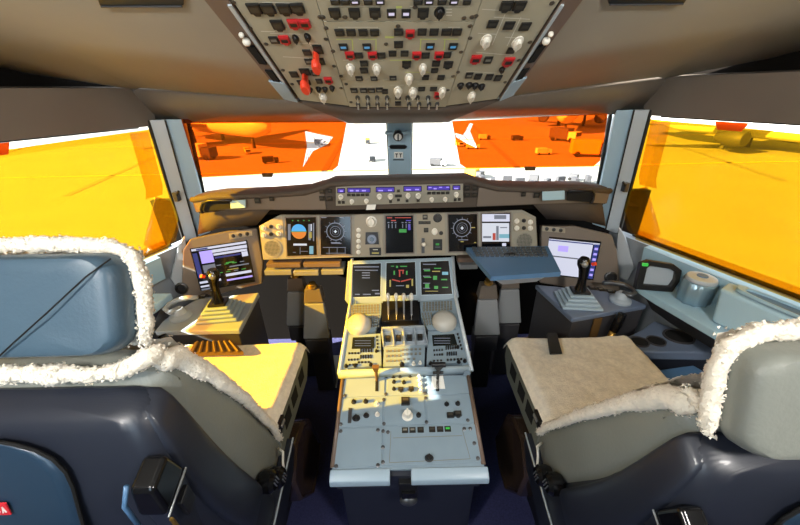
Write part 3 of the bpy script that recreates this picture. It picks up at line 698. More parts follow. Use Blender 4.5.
# primary flight display
s1 = display(MP, ip, [(286, 218), (316, 217), (317, 255), (287.5, 256)], 'flight display screen with blue and orange horizon ball')
def f(mb, h):
    mb.m('px_blue'); MP.disc(mb, 299, 231.5, .035, h, 16, 0, 180); mb.m('px_orange'); MP.disc(mb, 299, 231.5, .035, h, 16, 180, 360)
    mb.m('px_green'); MP.quad(mb, 291, 231.2, 307, 231.9, h + .0004)
    mb.m('px_grey'); MP.quad(mb, 288, 224, 290.8, 240, h); MP.quad(mb, 308.5, 224, 311, 240, h); MP.quad(mb, 313, 223, 314.3, 241, h)
    mb.m('px_amber'); MP.quad(mb, 309, 232, 312, 238, h + .0003)
    mb.m('px_white'); MP.quad(mb, 293.5, 243.5, 307, 245.5, h); MP.quad(mb, 311, 224, 312, 231, h)
    mb.m('px_cyan'); MP.quad(mb, 309.5, 246, 313.5, 254, h)
    mb.m('px_grey'); MP.quad(mb, 300, 247, 300.6, 254, h); MP.quad(mb, 301, 251, 308, 251.5, h); MP.quad(mb, 293, 252, 296, 252.6, h)
    mb.m('px_green')
    for u in (292, 297.5, 303, 308.5): MP.quad(mb, u, 220, u + 1.5, 221, h)
sym(MP, s1, f)
def nav(P, u, v):
    def f(mb, h):
        mb.m('px_grey'); P.ring(mb, u, v, .043, .004, h); P.ring(mb, u, v, .026, .0022, h); P.ring(mb, u, v, .016, .0014, h)
        c = P.px(u, v, h)
        for i in range(12):
            t = 2 * math.pi * i / 12; d = P.ex * math.cos(t) + P.ey * math.sin(t); k = P.n.cross(d) * .0012
            mb.poly([c + d * .043 - k, c + d * .052 - k, c + d * .052 + k, c + d * .043 + k])
        mb.m('px_white'); P.quad(mb, u - .6, v - 1.5, u + .6, v + 1.5, h); P.quad(mb, u - 1.6, v - .4, u + 1.6, v + .4, h)
        mb.m('px_grey'); P.quad(mb, u - 14, v - 14.5, u - 9, v - 13.6, h); P.quad(mb, u + 4, v - 14.5, u + 8, v - 13.6, h); P.quad(mb, u - 4, v + 11.3, u + 6, v + 12.2, h)
    return f
s2 = display(MP, ip, [(320.5, 217), (350.5, 216.5), (351, 254), (321, 255)], 'navigation display screen with pale compass rose')
sym(MP, s2, nav(MP, 335.5, 231.5))
def f(mb, h):
    mb.m('px_grey')
    for u0_, v0_, u1_, v1_ in ((323, 247, 346, 247.6), (329, 247, 329.6, 254), (337, 247, 337.5, 253), (345, 247, 345.5, 253), (326, 252.8, 346, 253.4), (331, 242, 340, 243)): MP.quad(mb, u0_, v0_, u1_, v1_, h)
sym(MP, s2, f)
s3 = display(MP, ip, [(385.5, 216), (413, 215.5), (413.5, 252.5), (386, 253)], 'engine display screen, dark with red and green data along its top')
def f(mb, h):
    mb.m('px_red'); MP.quad(mb, 387, 217.3, 392, 218.2, h); MP.quad(mb, 395, 217.3, 411, 218, h); MP.quad(mb, 391, 220, 396, 221, h)
    mb.m('px_grey')
    for u in (387.5, 391, 394.5, 401.5, 405, 408.5): MP.quad(mb, u, 222, u + 2, 223, h); MP.quad(mb, u + .8, 224, u + 1.6, 228, h)
    mb.m('px_green'); MP.quad(mb, 399, 229, 406.5, 232.5, h)
    mb.m('px_purple'); MP.quad(mb, 408, 224, 410.5, 230, h); MP.quad(mb, 406, 220, 411, 221, h)
sym(MP, s3, f)
s4 = display(MP, ip, [(448, 214.5), (477, 214), (477.5, 251), (449, 251.5)], 'second navigation display screen with pale compass rose')
sym(MP, s4, nav(MP, 462, 228))
def f(mb, h):
    mb.m('px_amber'); MP.quad(mb, 471, 227, 475, 228, h); MP.quad(mb, 460.5, 241, 463.5, 242, h); MP.quad(mb, 474, 242, 476, 243, h)
sym(MP, s4, f)
s5 = display(MP, ip, [(481.5, 213.5), (510, 213), (510, 250), (482, 250.5)], 'camera display screen showing a pale outside view')
def f(mb, h):
    mb.m('px_page'); MP.quad(mb, 482, 214, 509.5, 221.5, h); mb.m('px_white'); MP.quad(mb, 482, 223, 509, 241.5, h)
    mb.m('px_grey'); MP.quad(mb, 494, 215, 506, 219, h + .0003); MP.quad(mb, 500, 227, 507, 228, h + .0003); MP.quad(mb, 483, 236, 491, 238, h + .0003)
    mb.m('px_cyan'); MP.quad(mb, 499, 234, 509, 238, h + .0003); mb.m('px_red'); MP.quad(mb, 492.5, 233, 495.5, 240, h + .0003)
    mb.m('px_grey'); MP.quad(mb, 496, 226, 498.5, 240, h + .0003); mb.m('px_page'); MP.quad(mb, 502, 243, 506, 246, h)
sym(MP, s5, f)
# end blocks with loudspeaker and knobs
for pts, grill, kn, lab in ([(260.5, 226.5), (283, 215), (284, 236), (262, 237)], (272.5, 248), [(271.5, 226.5, 4), (271.5, 234, 4), (264, 228, 5), (264, 235, 5), (279, 226.5, 5), (279, 233.5, 5)], 'left'), ([(513, 213.5), (521, 212.5), (534, 220), (534, 231), (513.5, 231.5)], (524, 241), [(523.5, 220.5, 4), (523.5, 227.8, 4), (516.5, 221, 5), (516.5, 228, 5), (530, 222, 5), (530, 228, 5)], 'right'):
    o = MP.plate('lighting_panel', pts, .004, 'panel_tan', ip, .001, .004)
    for k, (u, v, w_) in enumerate(kn): put(MP, 'bknob' if k < 2 else 'knob', u, v, w_, w_, o, .004, .014)
    mb = MB(); c = MP.px(*grill); mb.m('panel_grey'); mb.lathe(c, MP.n, [(.046, 0), (.046, .003), (.04, .004)], 28)
    mb.m('button_grey'); mb.lathe(c, MP.n, [(.039, .0), (.039, .005)], 28)
    mb.m('button_dark')
    for i in range(-5, 6):
        for j in range(-5, 6):
            if i * i + j * j < 27: p = c + MP.ex * i * .0065 + MP.ey * j * .0065 + MP.n * .0052; mb.cyl(p, p + MP.n * .0004, .0022, seg=6)
    mb.build('loudspeaker_grille', parent=ip, smooth=30)
# centre left block: standby knob, gauge, yellow legend plate
blk = MP.plate('standby_block', [(354.5, 213), (383, 212.5), (383.5, 255), (355, 255.5)], .003, 'panel_tan', ip, .001, .003)
put(MP, 'knob', 371.5, 221.5, 11, 11, blk, .003, .03); 
for v in (230, 235.5, 241, 246.5, 252): put(MP, 'knob', 358.5, v, 4.5, 4.5, blk, .003, .01)
mb = MB(); mb.m('black'); mb.prism([MP.px(u, v, .003) for u, v in ((366, 232), (378, 232), (379, 244), (365.5, 244))], MP.n * .008)
mb.m('px_grey'); MP.disc(mb, 372, 239, .022, .0115); mb.m('screen'); MP.disc(mb, 372, 239.3, .013, .0118, 3, 90, 450); MP.disc(mb, 372, 239, .012, .012)
mb.build('round_gauge', parent=blk)
mb = MB(); mb.m('black'); mb.prism([MP.px(u, v, .003) for u, v in ((369.5, 247.5), (381, 247.5), (381, 255), (370, 255))], MP.n * .004)
mb.m('px_amber'); MP.quad(mb, 372, 252, 379, 253.5, .0075); mb.m('marking_white'); MP.quad(mb, 373, 249, 378, 249.8, .0075); mb.build('legend_plate', parent=blk)
# centre right block: landing gear lever, small gauges
blk = MP.plate('gear_block', [(416.5, 212.5), (445, 212), (445.5, 253.5), (417, 254)], .003, 'panel_tan', ip, .001, .003)
for k, u, v, w_, h_ in (('grey', 425, 217, 5, 5), ('dark', 420.5, 222.5, 4, 3), ('dark', 424.5, 222.5, 4, 3), ('dark', 428.5, 222.5, 4, 3), ('dark', 426, 230, 4.5, 4.5), ('knob', 434.5, 231.5, 6, 7), ('bknob', 441, 233, 4, 4), ('bknob', 437.5, 218, 9, 9)): put(MP, k, u, v, w_, h_, blk, .003)
mb = MB(); mb.m('dark_metal'); mb.prism([MP.px(u, v, .003) for u, v in ((421.5, 238), (424.5, 238), (424.5, 253), (421.5, 253))], MP.n * .003); mb.m('black'); mb.cyl(MP.px(423, 243, .004), MP.px(423, 243, .035), .005); mb.m('knob_white'); mb.ball(MP.px(423, 243, .04), .010, 12); mb.build('gear_lever', parent=blk, smooth=40)
mb = MB(); mb.m('black'); mb.prism([MP.px(u, v, .003) for u, v in ((433, 239), (442, 239), (442, 250), (433, 250))], MP.n * .005); mb.m('px_green'); MP.quad(mb, 435.5, 243, 439, 245, .0085); mb.m('px_grey'); MP.quad(mb, 435, 246.5, 440, 247, .0085); mb.build('small_gauge', parent=blk)
# lower edge rail with small drawer strips
for u0_, u1_, v in ((266, 300, 264), (303, 340, 263.5), (458, 492, 258.5), (500, 533, 257)):
    p, q = aty(u0_, v, 1.475), aty(u1_, v - .4, 1.475); mb = MB(); mb.m('rail_brown'); mb.prism([p, q, q + V((0, .05, 0)), p + V((0, .05, 0))], V((0, 0, -.022))); mb.build('lower_edge_rail', parent=ip, bevel=.002)
for u0_, u1_, v in ((264, 291, 271), (293, 318, 271.5), (321, 343, 270.5), (460, 478, 265)):
    p, q = aty(u0_, v, 1.47), aty(u1_, v - .4, 1.47); mb = MB(); mb.m('pedal_grey'); mb.prism([p, q, q + V((0, .1, .0)), p + V((0, .1, 0))], V((0, 0, -.025))); mb.build('under_tray', parent=ip, bevel=.002)

# ================================================================== GLARESHIELD
gs = thing('glareshield', 'brown glareshield with autopilot control panel spanning under the windscreens', 'glareshield', (0, 1.5, 1.16))
def GX(u): return aty(u, 200, 1.47).x
# body section follows x: (x, front y, top z, bottom z)
GSEC = [(-1.0, 1.60, 1.165, 1.105), (-.86, 1.53, 1.195, 1.135), (-.60, 1.475, 1.212, 1.150), (-.42, 1.462, 1.225, 1.150), (-.335, 1.458, 1.248, 1.150), (-.30, 1.456, 1.262, 1.150)]
GSEC = GSEC + [(-x, y, a, b) for x, y, a, b in GSEC[::-1]]
mb = MB(); mb.m('hood_brown')
mb.rings([[(x, y + .004, zt), (x, y + .008, zb_), (x, y + .16, zb_ - .006), (x, 1.955 - .21 * abs(x), 1.075), (x, 1.955 - .21 * abs(x), 1.10), (x, y + .14, zt + .012), (x, y + .03, zt + .018)] for x, y, zt, zb_ in GSEC])
mb.build('hood', parent=gs, smooth=40)
mb = MB(); mb.m('hood_brown'); mb.tube([V((x, y - .003, zt + .008)) for x, y, zt, zb_ in GSEC], .013, 10); mb.build('padded_lip', parent=gs, smooth=180)
mb = MB(); mb.m('dark_void'); mb.rings([[(x, y + .02, .0 + zb_), (x, y + .05, zb_), (x, y + .05, zb_ - .03), (x, y + .035, zb_ - .03)] for x, y, zt, zb_ in GSEC]); mb.build('shade_strip', parent=gs)  # solid dark strip drawn as the shade under the hood
# face plates of the wings
for s in (-1, 1):
    sec = [(x, y, a, b) for x, y, a, b in GSEC if x * s > .30]
    sec = sorted(sec, key=lambda q: abs(q[0]))
    mb = MB(); mb.m('bezel_brown'); mb.rings([[(x, y - .004, zt - .004), (x, y - .002, zb_ + .006), (x, y + .012, zb_ + .006), (x, y + .012, zt - .004)] for x, y, zt, zb_ in sec])
    wg = mb.build('wing_face', parent=gs)
    WP = Panel((s * .5, 1.458, 1.15), (1, 0, 0), (0, -.006, .1))
    for u, v, w_ in ((322, 191, 5), (330, 190.5, 4), (322, 198, 5), (330, 198, 5), (272, 198.5, 4.5), (258, 200.5, 5.5)) if s < 0 else ((467, 187.5, 5), (474.5, 187.5, 5), (467, 194.5, 5), (474.5, 194.5, 5), (523, 194, 4.5), (536, 195, 5.5)):
        P_ = WP if abs(u - 400) < 110 else Panel((s * .60, 1.465, 1.15), (1, s * .10, 0), (0, 0, .1))
        put(P_, 'dark', u, v, w_, w_ * .9, wg, .004)
    E_ = Panel((s * .86, 1.525, 1.15), (1, s * .28, 0), (0, 0, .1))
    a = ((203, 201.5), (231, 200), (231, 208), (203, 211)) if s < 0 else ((594, 192), (566, 192), (566, 200), (592, 202))
    mb = MB(); mb.m('hole'); mb.prism([E_.px(u, v, .006) for u, v in a], E_.n * .003); o = mb.build('reading_light_recess', parent=wg); o['label'] = 'dark recess'
    a = ((232, 200), (247, 199), (247, 207), (232, 208)) if s < 0 else ((541, 191), (563, 190), (563, 199), (541, 200))
    mb = MB(); mb.m('ledge_blue'); mb.prism([E_.px(u, v, .006) for u, v in a], E_.n * .006); o = mb.build('side_plate', parent=wg, bevel=.002); o['label'] = 'pale blue side plate'
    mb = MB(); mb.m('black')
    g = ((566, 190), (588, 189), (591, 193), (590, 199), (587, 202)) if s > 0 else ((234, 199), (212, 199.5), (206, 202), (204, 208), (206, 212))
    mb.tube([E_.px(u, v, .02) for u, v in g], .006, 8); mb.build('grab_handle', parent=wg, smooth=180)
# hood flanks running down to the side displays
for s in (-1, 1):
    mb = MB(); mb.m('hood_brown')
    A_ = [V((s * .60, 1.49, 1.149)), V((s * .70, 1.51, 1.145)), V((s * .86, 1.545, 1.132)), V((s * .985, 1.61, 1.105))]
    C_ = [V((s * .68, 1.60, 1.09)), V((s * .72, 1.60, 1.04)), V((s * .90, 1.59, 1.03)), V((s * 1.03, 1.61, .99))]
    mb.rings([A_, C_], closed=False, cap=False); mb.build('hood_flank', parent=gs, solid=.008, smooth=40)
# control unit
FC = Panel((0, 1.452, 1.15), (1, 0, 0), (0, -.004, .1))
fcu = FC.plate('autopilot_panel', [(336, 187), (368, 185), (400, 184), (430, 183.5), (463, 182.5), (463, 201.5), (400, 203.5), (336, 205.5)], .03, 'panel_grey', gs, .002, .004)
mb = MB()
def win(col, q): mb.m('screen'); FC.quad(mb, q[0] - .6, q[1] - .6, q[2] + .6, q[3] + .6, .0048); mb.m(col); FC.quad(mb, *q, .0053)
for q in ((338, 188.5, 344.5, 192), (348, 188, 370, 191.7), (376.5, 187.2, 394, 191.3), (404, 186.3, 421, 190.6), (427.5, 185.8, 449.5, 189.5), (453, 185.5, 459.5, 189)): win('px_purple', q)
mb.m('px_lilac')
for q in ((340, 190, 343, 191.4), (350, 189.5, 353.5, 191), (356, 189.5, 359, 191), (362, 189.5, 366, 191), (378.5, 189.5, 383, 190.9), (388, 189.3, 392, 190.5), (406, 188.7, 411, 190), (415, 188.5, 419, 189.8), (428.5, 186.6, 431.5, 187.6), (433.5, 187.6, 436.5, 189), (439, 186.4, 442, 187.4), (446, 186.4, 449, 187.3), (454, 187.5, 458, 188.8)): FC.quad(mb, *q, .0058)
absorb(fcu, mb)
for u, v, w_ in ((341, 196.5, 5), (352, 201, 4.5), (366.5, 200.5, 4.5), (379.5, 196, 5.5), (390.5, 196, 5.5), (408, 195.3, 5), (418, 195.5, 5.5), (431.5, 199, 4.5), (445, 198.7, 4.5), (456, 194, 5)): put(FC, 'knob', u, v, w_, w_, fcu, .004, .02)
for i in range(5): put(FC, 'dark', 349 + i * 4.6, 194.5 - i * .05, 3.6, 2.6, fcu, .004, .005)
for i in range(5): put(FC, 'dark', 429 + i * 4.6, 192.7 - i * .05, 3.6, 2.6, fcu, .004, .005)
for u, v in ((339.5, 202), (343.5, 202), (398.5, 190.5), (398.5, 195.5), (396.5, 195.5), (400.5, 195.5), (398.5, 199.5), (390.5, 201), (407, 200.5), (418, 200), (455, 199.3), (459, 199)): put(FC, 'dark', u, v, 2.8, 2.6, fcu, .004, .005)
# small bright clip-on note under the panel
mb = MB(); mb.m('plate_white'); p = [aty(u, v, 1.44) for u, v in ((367, 205), (376, 204.6), (375, 209.5), (366, 210))]; mb.prism(p, V((0, .004, 0))); o = mb.build('card_clip', parent=gs); o['label'] = 'small white card clip'
# ================================================================== CENTRE PEDESTAL
PS = Panel((0, 1.374, .73), (1, 0, 0), (0, .116, .15))
PU = Panel((0, .98, .65), (1, 0, 0), (0, .394, .08))
PL = Panel((0, .66, .517), (1, 0, 0), (0, .34, .105))
pd = thing('center_pedestal', 'long pale blue-grey centre pedestal with screens, levers and radio panels between the seats', 'control pedestal', (0, 1.0, 0))
prof = [(.672, .44), (.672, .505), (.985, .60), (.985, .635), (1.374, .712), (1.47, .84), (1.50, .84), (1.50, .0), (.74, .0), (.72, .40)]
mb = MB(); mb.m('shell_navy'); mb.prism([(-.236, y, z) for y, z in prof], V((.472, 0, 0))); pbody = mb.build('pedestal_body', parent=pd, bevel=.004)
# screen head
hd = PS.plate('screen_housing', [(348, 261), (400, 259.2), (452.5, 257.2), (455, 276), (459, 296.5), (456, 300.5), (348, 304), (345, 300)], .035, 'pedestal_blue', pd, .004, .004)
def f1(mb, h):
    mb.m('px_grey'); PS.quad(mb, 354, 266.5, 379, 267.6, h); PS.quad(mb, 355, 270, 378, 270.9, h)
    for v in (272.5, 275, 277.5): PS.quad(mb, 362, v, 370, v + 1, h)
    PS.quad(mb, 372, 290, 379, 291, h); PS.quad(mb, 355, 294, 360, 295, h); PS.quad(mb, 363, 294, 371, 295, h); PS.quad(mb, 375, 293, 380, 294.5, h)
def f2(mb, h):
    mb.m('px_green')
    for q in ((396, 266, 398, 268), (400, 266, 407, 267), (393.5, 271, 395, 275), (406, 271, 407.5, 275), (391, 266, 394, 266.8)): PS.quad(mb, *q, h)
    mb.m('px_red'); PS.quad(mb, 398.5, 270, 404, 271, h); PS.quad(mb, 399, 271, 400.3, 277, h); PS.quad(mb, 402.5, 271, 403.5, 274, h)
    PS.pquad(mb, [(392, 279), (400, 281), (400, 282.2), (392, 280.2)], h); PS.pquad(mb, [(401, 281), (411, 278.6), (411, 279.8), (401, 282.2)], h)
    mb.m('px_amber'); PS.quad(mb, 389.5, 280, 391, 287, h); PS.quad(mb, 411.5, 279, 413, 286, h); PS.quad(mb, 406, 285, 409, 288, h)
    mb.m('px_grey'); PS.quad(mb, 396, 285.5, 404, 286.3, h)
def f3(mb, h):
    mb.m('px_grey'); PS.quad(mb, 423, 264, 436, 265, h)
    for v in (269, 276, 283, 288): PS.quad(mb, 423, v, 430, v + .7, h)
    mb.m('px_green')
    for q in ((424, 270, 430, 271.5), (434, 268, 441, 269), (424, 277, 431, 278), (433, 276, 437, 280), (441, 279, 447, 280.4), (425, 284, 429, 288), (434, 286, 438, 289), (442, 287, 448, 288)): PS.quad(mb, *q, h)
    mb.m('px_cyan'); PS.quad(mb, 442, 272, 448, 275, h); mb.m('px_amber'); PS.quad(mb, 432, 271, 440, 272, h); PS.quad(mb, 425, 291, 438, 291.6, h)
for pts, fn, lab in (([(353, 264.5), (381, 263.5), (380.5, 296.5), (351.5, 297.5)], f1, 'left pedestal screen, dark with a few grey lines'), ([(386.5, 263.2), (415, 262.2), (416, 295), (386, 296)], f2, 'middle pedestal screen with red and amber diagram'), ([(420.5, 262), (448.5, 261), (452, 294), (421.5, 295)], f3, 'right pedestal screen full of green text rows')):
    s_ = display(PS, pd, pts, lab, 'pedestal_edge', .9, .006); sym(PS, s_, fn, .0056)
mb = MB(); mb.m('pedestal_blue'); mb.prism([PL.pt(a, b, -.012) for a, b in ((-.247, .022), (.247, .022), (.247, .352), (-.247, .352))], PL.n * .014); mb.build('deck', parent=pd)
# side cheeks / rails
for s, sd in ((-1, 'left'), (1, 'right')):
    mb = MB(); mb.m('frame_metal'); mb.tube([V((s * .247, 1.50, .89)), V((s * .25, 1.37, .735)), V((s * .255, .975, .655))], .008, 8); mb.build('edge_rail', parent=pd, smooth=180)
    mb = MB(); mb.m('rail_brown'); mb.tube([V((s * .244, .99, .625)), V((s * .246, .69, .528))], .008, 8); o = mb.build('side_rail', parent=pd, smooth=180); o['label'] = 'brown side rail'
    mb = MB(); mb.m('pedestal_blue'); mb.hexa([(s * .225, .98, .60), (s * .252, .98, .60), (s * .248, 1.37, .66), (s * .225, 1.37, .66)], [(s * .225, .98, .652), (s * .252, .98, .652), (s * .248, 1.37, .732), (s * .225, 1.37, .732)]); mb.build('side_cheek', parent=pd)
def plate(P, name, pts, label=None, m='pedestal_blue', lift=.006, t=.03):
    o = P.plate(name, pts, t, m, pd, .0012, lift)
    if label: o['label'] = label
    return o
def keys(P, parent, rows, m='black', d=.004, lift=.006):    # rows: (u0, v0, u1, v1, count, w, h)
    mb = MB(); mb.m(m)
    for u0_, v0_, u1_, v1_, n_, w_, h_ in rows:
        for i in range(n_):
            t = i / max(1, n_ - 1); u = u0_ + (u1_ - u0_) * t; v = v0_ + (v1_ - v0_) * t
            a = [P.px(u - w_ / 2, v + h_ / 2, lift), P.px(u + w_ / 2, v + h_ / 2, lift), P.px(u + w_ / 2, v - h_ / 2, lift), P.px(u - w_ / 2, v - h_ / 2, lift)]
            mb.prism(a, P.n * d)
    return absorb(parent, mb)
# keyboards with palm-rest trackballs
kb = plate(PU, 'keyboard_panel', [(349, 305), (381.5, 303.5), (381, 317), (375, 332), (346, 333.5), (346, 318)])
keys(PU, kb, [(352, 307.5 + i * 2.4, 378, 306.5 + i * 2.4, 10, 1.9, 1.6) for i in range(4)] + [(371.5, 317 + i * 2.6, 378.5, 316.8 + i * 2.6, 4, 1.6, 1.7) for i in range(5)], 'button_grey')
mb = MB(); mb.m('trackball'); mb.lathe(PU.px(359.5, 327, .004), PU.n, [(.052, 0), (.054, .018), (.045, .036), (.026, .046), (.004, .049)], 28); o = mb.build('trackball', parent=kb, smooth=40); o['label'] = 'large pale dome trackball'
kb = plate(PU, 'keyboard_panel', [(420, 302), (455, 300), (457, 315), (459.5, 329.5), (428, 331), (421, 317)])
keys(PU, kb, [(424, 304.5 + i * 2.4, 451, 303 + i * 2.4, 10, 1.9, 1.6) for i in range(4)] + [(422.5 + i * .6, 315 + i * 2.6, 431 + i * .4, 314.7 + i * 2.6, 4, 1.6, 1.7) for i in range(5)], 'button_grey')
mb = MB(); mb.m('trackball'); mb.lathe(PU.px(444, 324, .004), PU.n, [(.052, 0), (.054, .018), (.045, .036), (.026, .046), (.004, .049)], 28); o = mb.build('trackball', parent=kb, smooth=40); o['label'] = 'large pale dome trackball'
# thrust quadrant
qd = plate(PU, 'thrust_quadrant', [(383, 303), (418, 302), (419, 322), (382, 323)], 'dark thrust lever quadrant', 'black', .012)
for i, u in enumerate((388.5, 396.5, 404, 411.5)):
    b = PU.px(u, 315, .012); tp = b + PU.ey * .028 + PU.n * .075
    mb = MB(); mb.m('steel'); mb.hexa([b + PU.ex * k + PU.ey * j for k, j in ((-.004, -.012), (.004, -.012), (.004, .012), (-.004, .012))], [tp + PU.ex * k + PU.ey * j for k, j in ((-.004, -.008), (.004, -.008), (.004, .008), (-.004, .008))])
    lv = mb.build('thrust_lever', parent=qd)
    mb = MB(); mb.m('knob_white'); mb.ball(tp, (.0095, .017, .02), 14, PU.R); o = mb.build('lever_grip', parent=lv, smooth=180); o['label'] = 'pale rounded grip'
    mb = MB(); mb.m('marking_white'); a = PU.px(u, 321.5, .0125); c = PU.px(u - .3, 306, .0125); mb.prism([a - PU.ex * .001, a + PU.ex * .001, c + PU.ex * .001, c - PU.ex * .001], PU.n * .001); mb.build('slot_line', parent=qd)
# compartment tray with four bays
tr = plate(PU, 'switch_bay', [(381, 332), (424, 330), (427, 345), (383, 347)], 'grey four-bay switch tray', 'console_light', .004)
mb = MB(); mb.m('console_light')
for u0_, v0_, u1_, v1_ in ((382, 331.5, 383.5, 347), (392, 331.2, 394, 346.5), (403.5, 330.7, 404.8, 346), (414, 330.4, 416, 345.6), (424, 330, 427, 345.2)):
    mb.prism([PU.px(u0_ - .4, v0_, .004), PU.px(u0_ + .5, v0_, .004), PU.px(u1_ + .5, v1_, .004), PU.px(u1_ - .4, v1_, .004)], PU.n * .022)
mb.prism([PU.px(381.6, 331, .004), PU.px(424, 329.2, .004), PU.px(424, 331, .004), PU.px(381.6, 332.6, .004)], PU.n * .022)
absorb(tr, mb)
for u in (388, 398.5, 409.5, 420): put(PU, 'dark', u, 340 - (u - 388) * .04, 5, 5, tr, .004, .014)
# three radio panels
for nm, pts, scr, kr, kn in (
  ('radio_panel', [(345, 336), (380.5, 334.5), (381.5, 366.5), (340, 369)], [(353, 339), (374.5, 338.2), (374.2, 349.2), (352, 350)],
   [(349.5, 354.5, 358.5, 354.3, 4, 1.6, 1.5), (349, 361, 358, 360.6, 4, 1.6, 1.6), (361, 351.5, 371.5, 351.2, 5, 1.3, 4), (361, 358, 371, 357.6, 5, 1.3, 3.4), (359, 363.5, 369, 363.3, 4, 2, 1.5), (377, 338, 378, 352, 5, 1.6, 1.8), (350, 366, 357, 365.6, 3, 2, 1.4)], [(376.5, 352.5, 3), (371, 366, 4), (355.5, 367, 4), (346.5, 367.5, 4)]),
  ('radio_panel', [(428, 332.5), (461.5, 331), (467.5, 363), (426.5, 365.5)], [(432, 336.5), (454, 335.5), (457, 346), (433, 347.2)],
   [(434, 351.5, 442, 351, 4, 1.6, 1.5), (434.5, 356, 442, 355.6, 4, 1.6, 1.5), (446, 348.5, 455, 348, 5, 1.3, 4.5), (447, 355, 456, 354.6, 5, 1.3, 3.4), (447.5, 361, 461, 360.3, 5, 2, 1.7), (457.5, 335.5, 461.5, 350, 5, 1.7, 1.9), (434, 362, 441, 361.6, 3, 2, 1.4)], [(457.5, 348.6, 3.5), (458.5, 363.3, 4), (464.5, 362.4, 4), (430.5, 364.8, 4)])):
    rp = plate(PU, nm, pts)
    mb = MB(); mb.m('screen_dark'); mb.prism([PU.px(u, v, .006) for u, v in scr], PU.n * .004)
    mb.m('px_grey'); a = scr[0]
    for v in (3, 5.6, 8): PU.quad(mb, a[0] + 2, a[1] + v, a[0] + 18, a[1] + v + .6, .0105)
    mb.build('readout_screen', parent=rp)
    keys(PU, rp, kr, 'button_dark')
    for u, v, w_ in kn: put(PU, 'bknob', u, v, w_, w_ * .8, rp, .006, .012)
rp = plate(PU, 'audio_panel', [(384, 348), (425, 346), (424.5, 365.5), (383, 367.5)])
keys(PU, rp, [(387, 352.3, 399, 351.8, 4, 2.2, 2), (387, 357.3, 399, 356.8, 4, 2.2, 2), (387, 362.3, 399, 361.8, 4, 2.2, 1.6), (403, 351, 420, 350.2, 5, 2.4, 1.6), (403, 355.5, 420, 354.8, 5, 2.2, 2), (403, 360.5, 414, 360, 3, 2.6, 1.6)], 'button_grey')
for u, v, w_ in ((402, 366, 5), (413.5, 365.3, 4), (420, 364.5, 3.5)): put(PU, 'knob' if u > 405 else 'bknob', u, v, w_, w_ * .8, rp, .006, .014)
mb = MB(); mb.m('pedestal_edge'); mb.rings([[PU.px(338.5 - d, 371.5 + k, h), PU.px(404, 369 + k, h), PU.px(470.5 + d, 366.8 + k, h)] for k, h, d in ((-.2, .004, 0), (.5, .010, .3), (2.6, .010, .6), (3.6, .002, .6), (4, -.02, .6))], closed=False)
mb.build('step_lip', parent=pd, smooth=40, solid=.003)
# lower section: two lever panels, control panels, blank cover, printer cover
fl = plate(PL, 'lever_panel', [(345, 376), (385, 375), (384.5, 396.5), (342, 398)], 'speed brake panel with brown lever')
sp = plate(PL, 'lever_panel', [(425.5, 374), (466, 372.5), (469, 394), (425.8, 395.5)], 'flap panel with black lever')
for P_, par, u, vt, vb, col, lab, wide in ((PL, fl, 377, 376, 392, 'pad_brown', 'brown flat lever', .013), (PL, sp, 437.5, 374.5, 392, 'black', 'black T-shaped lever', .02)):
    mb = MB(); mb.m('hole'); mb.prism([P_.px(u - 1.6, vb, .006), P_.px(u + 1.6, vb, .006), P_.px(u + 1.4, vt, .006), P_.px(u - 1.4, vt, .006)], P_.n * .002); mb.build('lever_slot', parent=par)
    b = P_.px(u, vt + 5, .006); tp = b + P_.n * .085 + P_.ey * .012
    mb = MB(); mb.m(col); mb.tube([b, lerp(b, tp, .7)], .006, 8)
    mb.hexa([lerp(b, tp, .65) + P_.ex * k + P_.ey * j for k, j in ((-.007, -.005), (.007, -.005), (.007, .005), (-.007, .005))], [tp + P_.ex * k + P_.ey * j for k, j in ((-wide, -.008), (wide, -.008), (wide, .008), (-wide, .008))])
    if col == 'black': mb.cyl(tp - P_.ex * .026, tp + P_.ex * .026, .010, seg=12); mb.cyl(lerp(b, tp, .45) - P_.ex * .02, lerp(b, tp, .45) + P_.ex * .02, .006, seg=10)
    o = mb.build('lever', parent=par, bevel=.002); o['label'] = lab
mb = MB(); mb.m('plate_white'); mb.prism([PL.px(u, v, .006) for u, v in ((431.5, 377), (443, 376.6), (445, 389.5), (431.5, 390))], PL.n * .002)
o = mb.build('scale_plate', parent=sp); o['label'] = 'white scale plate'
cp_ = plate(PL, 'trim_panel', [(387.5, 374.8), (423, 374), (423.5, 395.5), (387, 396.5)])
for k, u, v, w_ in (('bknob', 400, 377, 4.5), ('bknob', 410, 376.5, 4.5), ('knob', 419, 376.5, 5), ('knob', 419.5, 381.5, 5), ('knob', 420, 386.5, 5), ('bknob', 394, 383, 4), ('bknob', 404, 383.5, 4), ('guard', 401, 391, 5), ('guard', 411, 390.5, 5), ('bknob', 394, 390, 4), ('knob', 420.5, 392, 4.5), ('bknob', 393.5, 377.3, 4.5)): put(PL, k, u, v, w_, w_ * .85, cp_, .006, .014)
pa = plate(PL, 'weather_radar_panel', [(341.5, 399.5), (383, 398.3), (382.5, 426.5), (338.5, 428)])
for k, u, v, w_ in (('bknob', 354, 403, 5), ('bknob', 366, 402.5, 5), ('knob', 377, 405, 5), ('bknob', 366.5, 416.5, 6), ('knob', 377.5, 415.5, 5), ('bknob', 356.5, 419, 8)): put(PL, k, u, v, w_, w_ * .85, pa, .006, .016)
mb = MB(); mb.m('dark_metal'); mb.prism([PL.px(u, v, .006) for u, v in ((349, 409), (352.5, 409), (351.5, 424), (348, 424))], PL.n * .004); mb.build('slot', parent=pa)
pa = plate(PL, 'rudder_trim_panel', [(385, 398.2), (424, 397), (425.5, 425), (384.5, 426.3)])
